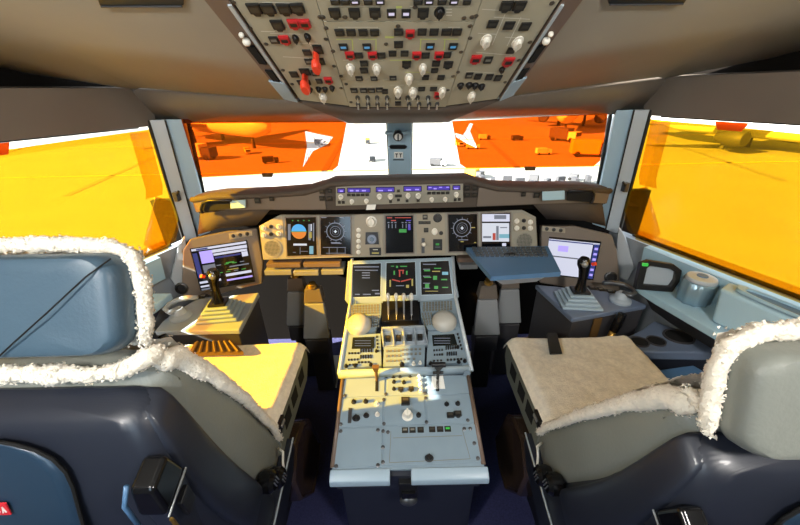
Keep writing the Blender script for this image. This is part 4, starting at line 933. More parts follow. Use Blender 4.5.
put(PL, 'dark', 405.5, 402.8, 8.5, 7, pa, .006, .02); put(PL, 'knob', 407.5, 417, 11, 10, pa, .006, .035); put(PL, 'bknob', 418.5, 416, 5, 5, pa, .006, .014)
pa = plate(PL, 'parking_brake_panel', [(426.5, 397), (469.5, 395.5), (474, 423.5), (427.5, 425)])
for u, v in ((446.5, 405), (457.5, 404.5)): put(PL, 'bknob', u, v, 5, 4.5, pa, .006, .012)
put(PL, 'dark', 450, 416.5, 6.5, 5, pa, .006, .014); put(PL, 'guard', 457.5, 415.5, 7, 6, pa, .006, .016)
plate(PL, 'blank_cover', [(338, 429.5), (382.5, 428), (381.5, 466.5), (334, 469.5)], 'plain pale cover plate')
pr = plate(PL, 'printer_cover', [(384.5, 427.8), (474.5, 425), (482.5, 461.5), (383.5, 466)], 'pale printer cover with row of small buttons')
for i, u in enumerate((405, 412.5, 420.5, 432, 440, 447.5)): put(PL, 'green' if i == 5 else ('grey' if i < 2 else 'dark'), u, 431 - (u - 405) * .03, 6.2, 5.5, pr, .006)
put(PL, 'bknob', 429, 459, 9, 8, pr, .006, .02)
mb = MB(); mb.m('button_grey'); 
for a, b in (((393, 438.7), (462, 436.3)), ((389.5, 463.3), (470, 459.5)), ((391, 432), (389.5, 463.3)), ((462, 430), (470, 459.5))):
    p, q = PL.px(*a, .0065), PL.px(*b, .0065); d = (q - p).normalized(); k = PL.n.cross(d) * .0009; mb.prism([p - k, q - k, q + k, p + k], PL.n * .0006)
absorb(pr, mb)
for par, pts in ((pd, [(346.5, 378, 0), (386, 377.5, 0), (386, 395, 0), (424.5, 375.5, 0), (425, 394, 0), (345, 396.5, 0), (464.5, 375, 0), (383.8, 400.5, 0), (384, 424.5, 0), (425.5, 399, 0), (426.5, 423, 0), (383.2, 432, 0), (383, 448, 0), (383, 463, 0), (341, 432, 0), (336.5, 467, 0), (378, 466, 0), (378, 431, 0), (388, 433, 0), (470, 429.5, 0), (474, 444, 0), (477.5, 459, 0), (464, 429.6, 0), (467.5, 421, 0), (341, 425, 0)]),):
    mb = MB(); mb.m('dark_metal')
    for u, v, _ in pts: mb.lathe(PL.px(u, v, .0055), PL.n, [(.0065, 0), (.0065, .003), (.003, .0042)], 10)
    absorb(pbody, mb)
# aft lip with notch, latch below
for u0_, u1_ in ((330.5, 390), (411, 487.5)):
    w0, w1 = PL.ab(u0_, 472)[0], PL.ab(u1_, 469)[0]
    mb = MB(); mb.m('pedestal_edge')
    mb.rings([[PL.pt(x, b, h) for b, h in ((.024, .010), (.006, .010), (-.010, .004), (-.018, -.010), (-.018, -.022), (.024, -.022))] for x in (w0, w1)]); mb.build('aft_lip', parent=pd, bevel=.003)
mb = MB(); mb.m('black'); mb.box((0.0, .664, .455), (.062, .02, .075)); mb.m('black_gloss'); mb.box((0.0, .655, .44), (.045, .02, .03)); mb.m('dark_metal'); mb.ball((.0, .652, .405), (.03, .016, .02), 16)
o = mb.build('latch', parent=pd, bevel=.003); o['label'] = 'dark pull latch'
for x in (-.2, .2):
    mb = MB(); mb.m('steel'); mb.lathe((x * .62, .672, .465), (0, -1, 0), [(.005, 0), (.005, .002), (.002, .003)], 8); mb.build('stud', parent=pd)

# ================================================================== KEYBOARD TRAY
Tz = Panel((.55, 1.45, .955), (1, 0, 0), (0, 1, -.02))
kt = thing('keyboard_tray', 'blue-grey fold-out table with keyboard in front of the right seat', 'table', Tz.px(515, 275))
tt = Tz.plate('table_top', [(466, 247.5), (548, 246), (561, 272), (491, 276.5)], .02, 'tray_blue', kt, .003)
mb = MB(); mb.m('tray_key')
for r in range(4):
    for i in range(15):
        u = 474 + i * 4.9 + r * 1.2; v = 248.6 + r * 2.4
        mb.prism([Tz.px(u - 1.9, v + .95, 0), Tz.px(u + 1.9, v + .95, 0), Tz.px(u + 1.9, v - .95, 0), Tz.px(u - 1.9, v - .95, 0)], Tz.n * .005)
absorb(tt, mb)
mb = MB(); mb.m('black'); c = Tz.px(509.5, 254.5, 0); mb.ball(c, (.035, .016, .008), 18); o = mb.build('pointer_pad', parent=tt, smooth=180); o['label'] = 'dark oval pointer pad'
mb = MB(); mb.m('pedal_grey'); a = [Tz.px(u, v, -.02) for u, v in ((492, 275.5), (558, 271.5), (540, 281), (505, 284))]; mb.prism([(p.x, p.y + .03, p.z) for p in a], V((0, .05, -.012))); mb.build('pull_lip', parent=kt)
mb = MB(); mb.m('dark_metal'); mb.box((.52, 1.405, .918), (.22, .08, .025)); mb.build('slide_bracket', parent=kt)
# ================================================================== RUDDER PEDALS
for x, y, lab in ((-.475, 1.5, 'grey rudder pedal beside the left flank of the centre pedestal'), (-.60, 1.62, 'darker rudder pedal further out at the left of its pair'), (.452, 1.5, 'grey rudder pedal beside the right flank of the centre pedestal'), (.60, 1.60, 'darker rudder pedal under the keyboard tray, further from the pedestal')):
    rp = thing('rudder_pedal', lab, 'pedal', (x, y, 0), 'rudder pedals')
    mb = MB(); mb.m('pedal_grey'); mb.hexa([(x - .072, y - .035, .425), (x + .072, y - .035, .425), (x + .072, y - .005, .425), (x - .072, y - .005, .425)], [(x - .052, y + .02, .615), (x + .052, y + .02, .615), (x + .052, y + .045, .615), (x - .052, y + .045, .615)]); mb.build('foot_plate', parent=rp, bevel=.006)
    mb = MB(); mb.m('bezel_brown'); mb.hexa([(x - .052, y + .02, .622), (x + .052, y + .02, .622), (x + .052, y + .08, .622), (x - .052, y + .08, .622)], [(x - .04, y + .03, .70), (x + .04, y + .03, .70), (x + .04, y + .08, .70), (x - .04, y + .08, .70)]); mb.build('upper_bracket', parent=rp, bevel=.004)
    mb = MB(); mb.m('brass'); mb.lathe((x, y + .05, .70), (0, -.3, 1), [(.02, 0), (.024, .01), (.018, .02), (.02, .03), (.01, .036)], 16); mb.build('adjuster_knob', parent=rp, smooth=40)
    mb = MB(); mb.m('console_dark'); mb.box((x, y + .01, .37), (.125, .10, .10)); mb.box((x, y + .04, .16), (.10, .08, .32)); mb.build('heel_box', parent=rp, bevel=.006)
# floor plates
for pts, lab in (([(331, 356), (341.5, 356), (337, 388), (326.5, 387)], 'steel floor plate left of the centre pedestal'), ([(468, 352), (474.5, 352), (479.5, 381), (470, 381)], 'steel floor plate right of the centre pedestal')):
    q = [atz(u, v, .0) for u, v in pts]
    fp = thing('floor_plate', lab, 'floor plate', sum(q, V((0, 0, 0))) / 4, 'floor plates')
    mb = MB(); mb.m('plate_steel'); mb.prism(q, V((0, 0, .008))); mb.build('plate', parent=fp, bevel=.002)
    mb = MB(); mb.m('dark_metal'); c = lerp(q[2], q[3], .5) + (q[0] - q[3]).normalized() * .03; mb.lathe(c + V((0, 0, .008)), (0, 0, 1), [(.008, 0), (.006, .003)], 10); mb.build('bolt', parent=fp)
# ================================================================== SIDE DISPLAYS
for s, sd, outer, scr, strip, kn in (
  (-1, 'left', [(183, 250), (190, 239), (228, 231), (257, 228), (263, 262), (262, 284), (200, 299), (181, 301)], [(190, 248.5), (247, 240), (255.5, 281.5), (201, 291)], [(229, 233.5), (252, 230), (253, 235.5), (230, 239.5)], (182, 288)),
  (1, 'right', [(541, 226), (575, 226), (612, 235), (617, 250), (621, 292), (600, 293), (540, 283)], [(549, 236.5), (601, 241.5), (593, 280), (545, 274)], [(542, 225.5), (565, 228), (565, 233), (542, 231)], (610, 277))):
    D = Panel((s * .73, 1.55, .76), (1, s * -.22, 0), (0, .05, .2))
    th_ = thing('side_display', f'tilted side display screen in brown-grey housing beside the {sd} side stick', 'display', D.px(*scr[2]))
    D.plate('housing', outer, .05, 'bezel_brown', th_, .006)
    mb = MB(); mb.m('screen'); mb.prism([D.px(u, v, .0) for u, v in scr], D.n * .004); sc_ = mb.build('screen', parent=th_, bevel=.001)
    L2 = lambda a, b: lerp(lerp(D.px(*scr[3], .0045), D.px(*scr[2], .0045), a), lerp(D.px(*scr[0], .0045), D.px(*scr[1], .0045), a), b)
    mb = MB()
    def R(col, a0, b0, a1, b1, h=0): mb.m(col); mb.poly([L2(a0, b0) + D.n * h, L2(a1, b0) + D.n * h, L2(a1, b1) + D.n * h, L2(a0, b1) + D.n * h])
    if s < 0:
        R('px_page', .02, .93, .98, .98); R('px_navy', .1, .935, .3, .97, .0004); R('px_page', .35, .83, .98, .9); R('px_lilac', .14, .62, .36, .9); R('px_page', .37, .76, .97, .81, .0004)
        R('px_navy', .38, .69, .84, .73); R('px_page', .86, .64, .97, .75); R('px_navy', .02, .3, .1, .88); R('px_grey', .14, .4, .36, .58); R('px_green', .55, .54, .7, .57); R('px_grey', .6, .44, .95, .47); R('px_amber', .55, .38, .75, .4)
        R('px_page', .5, .24, .97, .3); R('px_page', .02, .17, .4, .22); R('px_page', .02, .08, .3, .12); R('px_lilac', .5, .13, .97, .17); R('px_grey', .02, .01, .2, .05)
        for i in range(8): R('px_green' if i % 3 else 'px_grey', .38 + (i % 4) * .14, .52 - (i // 4) * .18, .46 + (i % 4) * .14, .54 - (i // 4) * .18, .0003)
    else:
        R('px_page', .0, .91, .98, .95); R('px_page', .0, .52, .86, .9); R('px_page', .0, .03, .86, .49); R('px_navy', .0, .90, .86, .93, .0004); R('px_navy', .88, .03, .98, .93)
        for i in range(6): R('px_lilac', .9, .1 + i * .135, .965, .16 + i * .135, .0004)
        R('px_lilac', .2, .65, .4, .8, .0004); R('px_grey', .0, .497, .98, .512)
    absorb(sc_, mb)
    o = D.plate('knob_strip', strip, .006, 'panel_tan', th_, .002, .006); o['label'] = 'tan strip with three small knobs'
    for i in range(3):
        u = strip[0][0] + (strip[1][0] - strip[0][0]) * (.2 + .3 * i); v = (strip[0][1] + strip[3][1]) / 2 + (strip[1][1] - strip[0][1]) * (.2 + .3 * i); put(D, 'bknob', u, v, 3.8, 3.8, o, .006, .012)
    mb = MB(); mb.m('black'); mb.lathe(D.px(*kn, 0), D.n, [(.028, 0), (.03, .008), (.02, .012), (.016, .006), (.004, .006)], 24); o = mb.build('air_nozzle', parent=th_, smooth=40); o['label'] = 'round black air nozzle'
# ================================================================== SIDE CONSOLES
CON = {}
for s, sd, pts, m_ in ((-1, 'left', [(-.705, 1.175), (-.73, 1.48), (-1.02, 1.43), (-1.05, 1.36), (-1.08, 1.25), (-1.07, 1.175)], 'console_light'), (1, 'right', [(.735, 1.205), (.68, 1.50), (.98, 1.43), (1.06, 1.39), (1.12, 1.296)], 'console_blue')):
    cn = thing('side_console', f'{"pale grey" if s < 0 else "dark blue-grey"} side console carrying the {sd} side stick', 'console', (s * .9, 1.3, 0)); CON[s] = cn
    mb = MB(); mb.prism([(x, y, .695) for x, y in pts], V((0, 0, .025))); mb.build('console_top', m_, cn, bevel=.006)
    c = V((sum(p[0] for p in pts) / len(pts), sum(p[1] for p in pts) / len(pts), 0))
    mb = MB(); mb.prism([(c.x + (x - c.x) * .96, c.y + (y - c.y) * .96, 0) for x, y in pts], V((0, 0, .695))); mb.build('console_body', 'console_dark', cn, bevel=.004)
    # row of little switches behind the stick
    Pt = Panel((0, 0, .72), (1, 0, 0), (0, 1, 0))
    rr = [(193, 298), (203, 296.5), (212, 295)] if s < 0 else [(592, 288), (601, 289.5), (610, 291.5), (619, 293)]
    for u, v in rr: put(Pt, 'grey', u, v, 6, 3, cn, 0, .006)
mb = MB(); mb.m('pad_brown'); a = [V((.845, 1.228, .70)), V((.885, 1.237, .70)), V((.885, 1.237, .50)), V((.845, 1.228, .50))]; mb.prism(a, V((0, -.006, 0))); o = mb.build('strap', parent=CON[1]); o['label'] = 'tan strap hanging on the console end'
# side sticks
for s, sd, u, v in ((-1, 'left', 222, 314), (1, 'right', 577, 302)):
    b = atz(u, v, .7205)
    st = thing('side_stick', f'black side stick on stepped pale boot, {sd} side console', 'side stick', b, 'side sticks')
    Rz = Matrix.Rotation(s * -.12, 3, 'Z')
    mb = MB(); mb.m('pedestal_edge')
    for k, (w_, z0, z1) in enumerate(((.088, 0, .014), (.076, .015, .029), (.064, .03, .044), (.052, .045, .058))):
        mb.box(b + V((0, 0, (z0 + z1) / 2)), (w_ * 2, w_ * 1.7, z1 - z0), Rz)
    mb.build('gaiter', parent=st, bevel=.006)
    mb = MB(); mb.m('black'); mb.box(b + V((0, 0, .064)), (.075, .065, .012), Rz); mb.build('collar', parent=st, bevel=.004)
    mb = MB(); mb.m('black_gloss')
    rs = []
    for z, rx, ry, dy, dx in ((.066, .026, .03, 0, 0), (.09, .019, .023, .002, 0), (.13, .017, .022, .006, 0), (.165, .02, .025, .012, -s * .002), (.185, .027, .03, .014, -s * .005), (.205, .028, .03, .016, -s * .006), (.222, .018, .02, .016, -s * .006)):
        rs.append([b + Rz @ V((dx + rx * math.cos(t), dy + ry * math.sin(t), z)) for t in [2 * math.pi * i / 18 for i in range(18)]])
    mb.rings(rs); mb.build('grip', parent=st, smooth=50)
    mb = MB(); mb.m('handle_red'); mb.cyl(b + Rz @ V((s * .018, -.012, .205)), b + Rz @ V((s * .026, -.022, .214)), .008, seg=12); o = mb.build('thumb_button', parent=st); o['label'] = 'small red thumb button'
    mb = MB(); mb.m('steel'); mb.ball(b + Rz @ V((-s * .015, -.018, .206)), (.014, .012, .015), 14); mb.build('trigger', parent=st, smooth=180)
# nosewheel tillers
for s, sd, u, v in ((-1, 'left', 181, 317), (1, 'right', 620, 301)):
    b = atz(u, v, .7205)
    tl = thing('steering_tiller', f'grey curled steering tiller handle on the {sd} side console', 'tiller', b, 'nosewheel tillers')
    mb = MB(); mb.m('console_light'); mb.lathe(b, (0, 0, 1), [(.046, 0), (.046, .01), (.04, .016), (.03, .022), (.026, .04), (.018, .048)], 26); mb.build('base', parent=tl, smooth=35)
    mb = MB(); mb.m('dark_metal' if s > 0 else 'console_light')
    pth = [b + V((s * -.01 + .052 * math.cos(t) * -s, .052 * math.sin(t), .046 + .004 * k)) for k, t in enumerate([math.radians(a) for a in (-30, 0, 40, 80, 120, 160, 190, 215)])]
    pth = [b + V((0, 0, .044))] + [b + V((s * .02, -.03, .046))] + [b + V((s * .048, -.012, .05)), b + V((s * .05, .022, .055)), b + V((s * .025, .05, .06)), b + V((-s * .02, .062, .064)), b + V((-s * .06, .062, .064))]
    mb.tube(pth, [.012, .012, .011, .011, .012, .012, .010], 10); mb.build('hook_handle', parent=tl, smooth=180)
# hand levers standing inboard of the shelf
for s, sd, x, y in ((-1, 'left', -.972, 1.12), (1, 'right', .925, 1.208)):
    hl = thing('hand_lever', f'black and brass hand lever at the near end of the {sd} side console', 'lever', (x, y, 0))
    mb = MB(); mb.m('console_dark'); mb.box((x, y, .29), (.04, .04, .58)); mb.build('post', parent=hl, bevel=.006)
    mb = MB(); mb.m('brass'); mb.tube([(x, y, .58), (x + s * .012, y + .005, .64)], .014, 10); o = mb.build('collar', parent=hl, smooth=180); o['label'] = 'brass collar'
    mb = MB(); mb.m('black_gloss'); mb.tube([(x + s * .012, y + .005, .64), (x + s * .02, y + .008, .67), (x + s * .034, y + .012, .73)], [.016, .02, .017], 12); mb.build('grip', parent=hl, smooth=60)
    mb = MB(); mb.m('black'); mb.lathe((x, y, .565), (0, 0, 1), [(.026, 0), (.026, .02), (.018, .03)], 16); mb.build('base_knob', parent=hl, smooth=40)
# ================================================================== RIGHT AND LEFT WINDOW LEDGES
for s, sd in ((1, 'right'), (-1, 'left')):
    lg = thing('window_ledge', f'pale blue ledge running under the {sd} side window', 'ledge', (s * 1.2, 1.1, .8))
    ys = [1.36, 1.25, 1.0, .7, .45]
    inn = lambda y: SW(y, .8) - .245 + max(0, y - 1.15) * .25
    mb = MB(); mb.m('ledge_blue')
    mb.rings([[V((s * (SW(y, .8) - .005), y, .80)), V((s * inn(y), y, .80)), V((s * inn(y), y, .765)), V((s * (SW(y, .8) - .005), y, .765))] for y in ys]); mb.build('ledge_top', parent=lg, bevel=.006)
    mb = MB(); mb.m('ledge_blue'); mb.rings([[V((s * (SW(y, .8) - .004), y, .80)), V((s * (SW(y, .8) - .03), y, .80)), V((s * (SW(y, .92) - .035), y, .918)), V((s * (SW(y, .92) + .0), y, .93))] for y in [1.5] + ys]); mb.build('sill_face', parent=lg)
    mb = MB(); mb.m('console_dark'); mb.rings([[V((s * (SW(y, .7) - .02), y, .765)), V((s * (inn(y) + .04), y, .765)), V((s * (inn(y) + .125), y, .65)), V((s * (SW(y, .7) - .02), y, .65))] for y in ys]); mb.build('ledge_skirt', parent=lg)
    # forward quarter panel between side display and ledge
    mb = MB(); mb.m('wall_grey'); q = [V((s * 1.10, 1.54, .74)), V((s * 1.10, 1.61, .98)), V((s * 1.145, 1.61, .93)), V((s * 1.165, 1.50, .80)), V((s * 1.14, 1.49, .74))]
    mb.prism(q, V((s * .012, .012, 0))); mb.build('quarter_panel', parent=lg, bevel=.002)
bx = thing('storage_box', 'pale blue-grey storage box with recessed top on the right window ledge', 'box', (1.3, .95, .80))
dw = V((.36, -1, 0)).normalized()
bt = [V((1.185, 1.06, .801)), V((1.295, 1.125, .801))]; bt += [bt[1] + dw * .62, bt[0] + dw * .62 + V((-.03, 0, 0))]
tp = [V((1.195, 1.092, .930)), V((1.275, 1.145, .930))]; tp += [tp[1] + dw * .62, tp[0] + dw * .62 + V((-.02, 0, 0))]
mb = MB(); mb.m('ledge_blue'); mb.hexa(bt, tp); mb.build('box_body', parent=bx, bevel=.012, seg=3)
B4 = lambda a, b, h=0: lerp(lerp(tp[0], tp[3], a), lerp(tp[1], tp[2], a), b) + V((0, 0, h))
mb = MB(); mb.m('ledge_blue'); out_ = []; inn_ = []
for i in range(24):
    t = 2 * math.pi * i / 24; q = lambda k: B4(.5 + .44 * k * math.copysign(abs(math.cos(t)) ** .5, math.cos(t)), .5 + .34 * k * math.copysign(abs(math.sin(t)) ** .5, math.sin(t)), .004); out_.append(q(1)); inn_.append(q(.9))
mb.rings([out_, [p + V((0, 0, .012)) for p in out_], [p + V((0, 0, .012)) for p in inn_], inn_], cap=False); mb.build('recess_rim', parent=bx, smooth=40)
mb = MB(); mb.m('tray_blue'); mb.prism([p + V((0, 0, -.001)) for p in inn_], V((0, 0, .003))); o = mb.build('recess_floor', parent=bx); o['label'] = 'darker blue recess'
cn_ = thing('flask', 'blue-grey fluted metal canister on the right window ledge', 'canister', (1.225, 1.205, .80))
mb = MB(); mb.m('canister'); n_ = 36
ringf = lambda r, z: [(1.225 + (r + .004 * math.cos(9 * t)) * math.cos(t), 1.205 + (r + .004 * math.cos(9 * t)) * math.sin(t), z) for t in [2 * math.pi * i / n_ for i in range(n_)]]
mb.rings([ringf(.052, .801), ringf(.056, .805), ringf(.056, .895), ringf(.05, .90)]); mb.build('body', parent=cn_, smooth=50)
mb = MB(); mb.m('frame_metal'); mb.lathe((1.225, 1.205, .90), (0, 0, 1), [(.052, 0), (.054, .006), (.05, .016), (.03, .02)], 24); mb.m('tray_blue'); mb.lathe((1.225, 1.205, .92), (0, 0, 1), [(.02, 0), (.018, .004)], 16); mb.build('lid', parent=cn_, smooth=40)
mk = thing('mask_box', 'black-rimmed mask box with grey window on the right ledge beside the canister', 'box', (1.13, 1.30, .80))
Mk = Panel((1.115, 1.30, .805), (.155, -.03, 0), (0, .03, .15))
mb = MB(); mb.m('black')
o2 = [(-.078, 0), (.07, 0), (.088, .05), (.086, .10), (.05, .125), (-.05, .135), (-.078, .12)]
i2 = [(-.05, .025), (.055, .025), (.066, .055), (.064, .09), (.04, .104), (-.04, .112), (-.05, .10)]
A = mb.vs([Mk.pt(a, b, .03) for a, b in o2]); B_ = mb.vs([Mk.pt(a, b, .03) for a, b in i2]); C_ = mb.vs([Mk.pt(a, b, 0) for a, b in o2]); D_ = mb.vs([Mk.pt(a, b, .01) for a, b in i2])
for i in range(7):
    j = (i + 1) % 7; mb.face([A[i], A[j], B_[j], B_[i]]); mb.face([C_[i], C_[j], A[j], A[i]]); mb.face([B_[i], B_[j], D_[j], D_[i]])
mb.face(C_[::-1]); mb.build('rim', parent=mk, bevel=.004)
mb = MB(); mb.m('console_light'); mb.prism([Mk.pt(a, b, .004) for a, b in i2], Mk.n * .008); mb.build('window', parent=mk)
mb = MB(); mb.m('green_led'); mb.box(Mk.pt(-.064, .118, .034), (.02, .012, .012), Mk.R); o = mb.build('green_tag', parent=mk); o['label'] = 'small green tag'
# shelf with cup holders, right and left
for s, sd in ((1, 'right'), (-1, 'left')):
    ch = thing('cup_holder_shelf', f'dark navy shelf with round cup holes beside the {sd} seat', 'cup holder', (s * 1.15, 1.2, 0))
    pts = [(.955, 1.10), (.965, 1.17), (1.06, 1.215), (1.17, 1.285), (1.30, 1.13), (1.30, 1.06), (.955, 1.08)] if s > 0 else [(1.02, .96), (1.30, .96), (1.26, 1.16), (1.02, 1.16)]
    mb = MB(); mb.m('console_blue' if s > 0 else 'console_light'); mb.prism([(s * x, y, .595) for x, y in pts], V((0, 0, .045))); mb.build('shelf_top', parent=ch, bevel=.008)
    mb = MB(); mb.m('shell_navy'); mb.prism([(s * (x * .96 + .045), y * .94 + .07, 0) for x, y in pts], V((0, 0, .595))); mb.build('shelf_body', parent=ch)
    for x, y, r, ry in ((1.005, 1.135, .034, .030), (1.078, 1.138, .034, .030), (1.195, 1.165, .055, .045)) if s > 0 else ((1.07, 1.09, .036, .034), (1.17, 1.08, .034, .034)):
        mb = MB(); mb.m('hole'); c = V((s * x, y, .6406)); mb.prism([c + V((r * math.cos(t), ry * math.sin(t), 0)) for t in [2 * math.pi * i / 24 for i in range(24)]], V((0, 0, .002)))
        mb.m('console_dark'); mb.rings([[c + V((r * k * math.cos(t), ry * k * math.sin(t), h)) for t in [2 * math.pi * i / 24 for i in range(24)]] for k, h in ((1.14, -.001), (1.12, .006), (1.0, .006), (.98, .0))], cap=False); mb.build('cup_hole', parent=ch, smooth=40)
lk = thing('side_locker', 'low navy locker with pale blue glossy lid between right seat and cup shelf', 'locker', (1.08, .93, 0))
mb = MB(); mb.m('shell_navy'); mb.prism([(1.0, .84, 0), (1.27, .84, 0), (1.27, 1.03, 0), (1.0, 1.03, 0)], V((0, 0, .555))); mb.build('locker_body', parent=lk, bevel=.01)
q = [atz(u, v, .575) for u, v in ((657, 371), (693, 366), (712, 377), (668, 387))]
mb = MB(); mb.m('black_gloss'); c = sum(q, V((0, 0, 0))) / 4; mb.prism([c + (p - c) * 1.06 - V((0, 0, .018)) for p in q], V((0, 0, .02))); mb.m('tray_blue'); mb.prism(q, V((0, 0, .004))); o = mb.build('lid', parent=lk, bevel=.002); o['label'] = 'pale blue glossy lid'
# ================================================================== PILOT SEATS
def tufts(mb, pts, n_, ln=.013, w=.0035):
    n_ = int(n_ * .9); ln = min(ln, .0026); w = .0034
    """soft wool: little curled locks over a list of (point, normal)"""
    for _ in range(n_):
        p, nn = random.choice(pts)
        t = nn.orthogonal().normalized(); b = nn.cross(t)
        o = p + t * random.uniform(-.008, .008) + b * random.uniform(-.008, .008)
        a = random.uniform(0, 6.283); d = (nn + (t * math.cos(a) + b * math.sin(a)) * random.uniform(.2, .9)).normalized()
        tip = o + d * ln * random.uniform(.6, 1.3)
        k = [o + (t * math.cos(x + a) + b * math.sin(x + a)) * w for x in (0, 2.09, 4.19)]
        v = mb.vs(k + [tip])
        for i in range(3): mb.face([v[i], v[(i + 1) % 3], v[3]])
def lump(p, amp=.008, f=28):
    return amp * noise.noise(V(p) * f) + amp * .5 * noise.noise(V(p) * f * 2.3)
def fleece_roll(path, r, seg_=12, amp=.006, nt=900, ln=.012, grow=0):
    mb = MB(); mb.m('fleece'); path = [V(p) for p in path]
    # resample
    L = []; seg = 20
    for a, b in zip(path, path[1:]):
        m_ = max(1, int((b - a).length / .006))
        L += [lerp(a, b, i / m_) for i in range(m_)]
    L.append(path[-1]); rs = []; samp = []; a = None; N = len(L)
    for i, p in enumerate(L):
        d = (L[min(i + 1, N - 1)] - L[max(i - 1, 0)]).normalized()
        a = d.orthogonal().normalized() if a is None else (a - d * a.dot(d)).normalized(); b = d.cross(a); row = []
        e = min(1, .35 + min(i, N - 1 - i) * .25) * (1 + grow * (i / N) ** 3)
        for k in range(seg):
            t = 2 * math.pi * k / seg; nn = a * math.cos(t) + b * math.sin(t); q = p + nn * (r * e); q = q + nn * (lump(q, amp) + .0016 * noise.noise(q * 140)); row.append(q); samp.append((q, nn))
        rs.append(row)
    mb.rings(rs); tufts(mb, samp, nt, ln); return mb
def rrect(cx, cz, w, h, r, n_=6):
    P = []
    for sx, sz, a0 in ((1, 1, 0), (-1, 1, 90), (-1, -1, 180), (1, -1, 270)):
        for i in range(n_ + 1):
            a = math.radians(a0 + 90 * i / n_); P.append((cx + sx * (w / 2 - r) + r * math.cos(a), cz + sz * (h / 2 - r) + r * math.sin(a)))
    return P
def pilot_seat(sd, s, cx, th, tilt, HH, HD, hw, label):
    st = thing('pilot_seat', label, 'seat', (cx, .85, 0), 'pilot seats')
    W = lambda x, y, z: V((cx + s * x, y, z))
    sn, cs = math.sin(th), math.cos(th)
    Y0, Z0 = .765, .60
    B = lambda x, h, d: V((cx + s * x, Y0 - sn * h + cs * d, Z0 + cs * h + sn * d))
    # base and rails
    mb = MB(); mb.m('black'); mb.hexa([W(-.19, .62, 0), W(.17, .62, 0), W(.17, 1.02, 0), W(-.19, 1.02, 0)], [W(-.15, .66, .47), W(.15, .66, .47), W(.15, 1.0, .47), W(-.15, 1.0, .47)]); mb.build('seat_base', parent=st, bevel=.01)
    # pan
    mb = MB(); mb.m('pan_side'); rs = []
    for x in (-.255, -.24, .24, .255):
        k = .0 if abs(x) < .25 else .012
        rs.append([W(x, .74 + k, .50 + k), W(x, 1.10 - k, .50 + k), W(x, 1.155 - k, .56 + k), W(x, 1.155 - k, .635 - k), W(x, 1.12 - k, .665 - k), W(x, .74 + k, .665 - k)])
    mb.rings(rs); pn = mb.build('seat_pan', parent=st, smooth=35)
    for i, y in enumerate((.84, .93, 1.03)):
        mb = MB(); mb.m('hole'); mb.prism([W(.2535, y - .032, .56), W(.2535, y + .032, .555), W(.2535, y + .032, .615), W(.2535, y - .032, .615)], V((s * .003, 0, 0))); mb.build('side_slot', parent=pn)
    # sheepskin on the pan
    mb = MB(); mb.m('fleece'); samp = []
    def fp(a, b):
        x = -.262 + .524 * a; y = .72 + .445 * b
        ex_ = max(0, abs(x) - .225) / .037; ey_ = max(0, y - 1.115) / .05
        z = .692 - .035 * min(1, ex_) ** 2 - .06 * min(1.2, ey_) ** 2 + .012 * (1 - (x / .26) ** 2) * -1
        p = W(x, y - (.004 if ey_ > .8 else 0), z); p.z += lump(p, .004, 18); nn = V((s * .5 * ex_ * (1 if x > 0 else -1), .5 * ey_, 1)).normalized(); samp.append((p, nn)); return p
    mb.grid(fp, 44, 38); pass
    mb.build('sheepskin', parent=st, smooth=180)
    # backrest: leather core
    mb = MB(); mb.m('leather_grey'); rs = []
    for h, w_, d0, d1 in ((-.06, .235, -.005, -.135), (-.04, .25, .0, -.145), (.1, .258, .0, -.17), (.35, .256, .0, -.155), (.50, .238, .0, -.118), (.60, .210, .0, -.08), (.625, .19, -.008, -.06)):
        row = []
        for q in rrect(0, (d0 + d1) / 2, w_ * 2, d0 - d1, .045, 5):
            p = B(q[0], h, q[1]); row.append(p)
        rs.append(row)
    # denser along the height for soft creases
    R2 = []
    for a, b in zip(rs, rs[1:]):
        for i in range(6): R2.append([lerp(p, q, i / 6) for p, q in zip(a, b)])
    R2.append(rs[-1])
    c0 = B(0, .3, -.07)
    R2 = [[p + (p - c0).normalized() * (.005 * noise.noise(p * 9) + .003 * noise.noise(V((p.x * 20, p.z * 14 + p.y * 30, p.z * 9)))) for p in row] for row in R2]
    mb.rings(R2); mb.build('backrest', parent=st, smooth=60)
    # sheepskin on the backrest front with woolly edges
    mb = MB(); mb.m('fleece'); samp = []
    def fb(a, b):
        x = (-.25 + .5 * a) * (1 - .2 * max(0, b - .6) / .4); h = -.03 + .65 * b; d = .022 - .02 * (abs(x) / .25) ** 6
        p = B(x, h, d); nn = V((0, cs, sn)); p += nn * lump(p, .006, 22); samp.append((p, nn)); return p
    mb.grid(fb, 40, 50); tufts(mb, samp, 2000, .006)
    sk = mb.build('back_sheepskin', parent=st, smooth=180)
    for sx in (-1, 1):
        fleece_roll([B(sx * .247, -.03, -.012), B(sx * .262, .1, -.008), B(sx * .262, .35, -.008), B(sx * .24, .50, -.008), B(sx * .215, .60, -.012), B(sx * .205, .635, -.04)], .0105, 12, .004, 1300, .006, 1.3).build('woolly_edge', parent=sk, smooth=180)
    fleece_roll([B(-.2, .645, -.02), B(-.19, .65, -.05), B(-.1, .66, -.07), B(0, .648, -.066), B(.09, .664, -.074), B(.15, .648, -.066), B(.192, .655, -.05), B(.21, .64, -.01)], .0135, 14, .009, 2000, .008).build('woolly_collar', parent=sk, smooth=180)
    # hard shell
    mb = MB(); mb.m('shell_navy'); rs = []
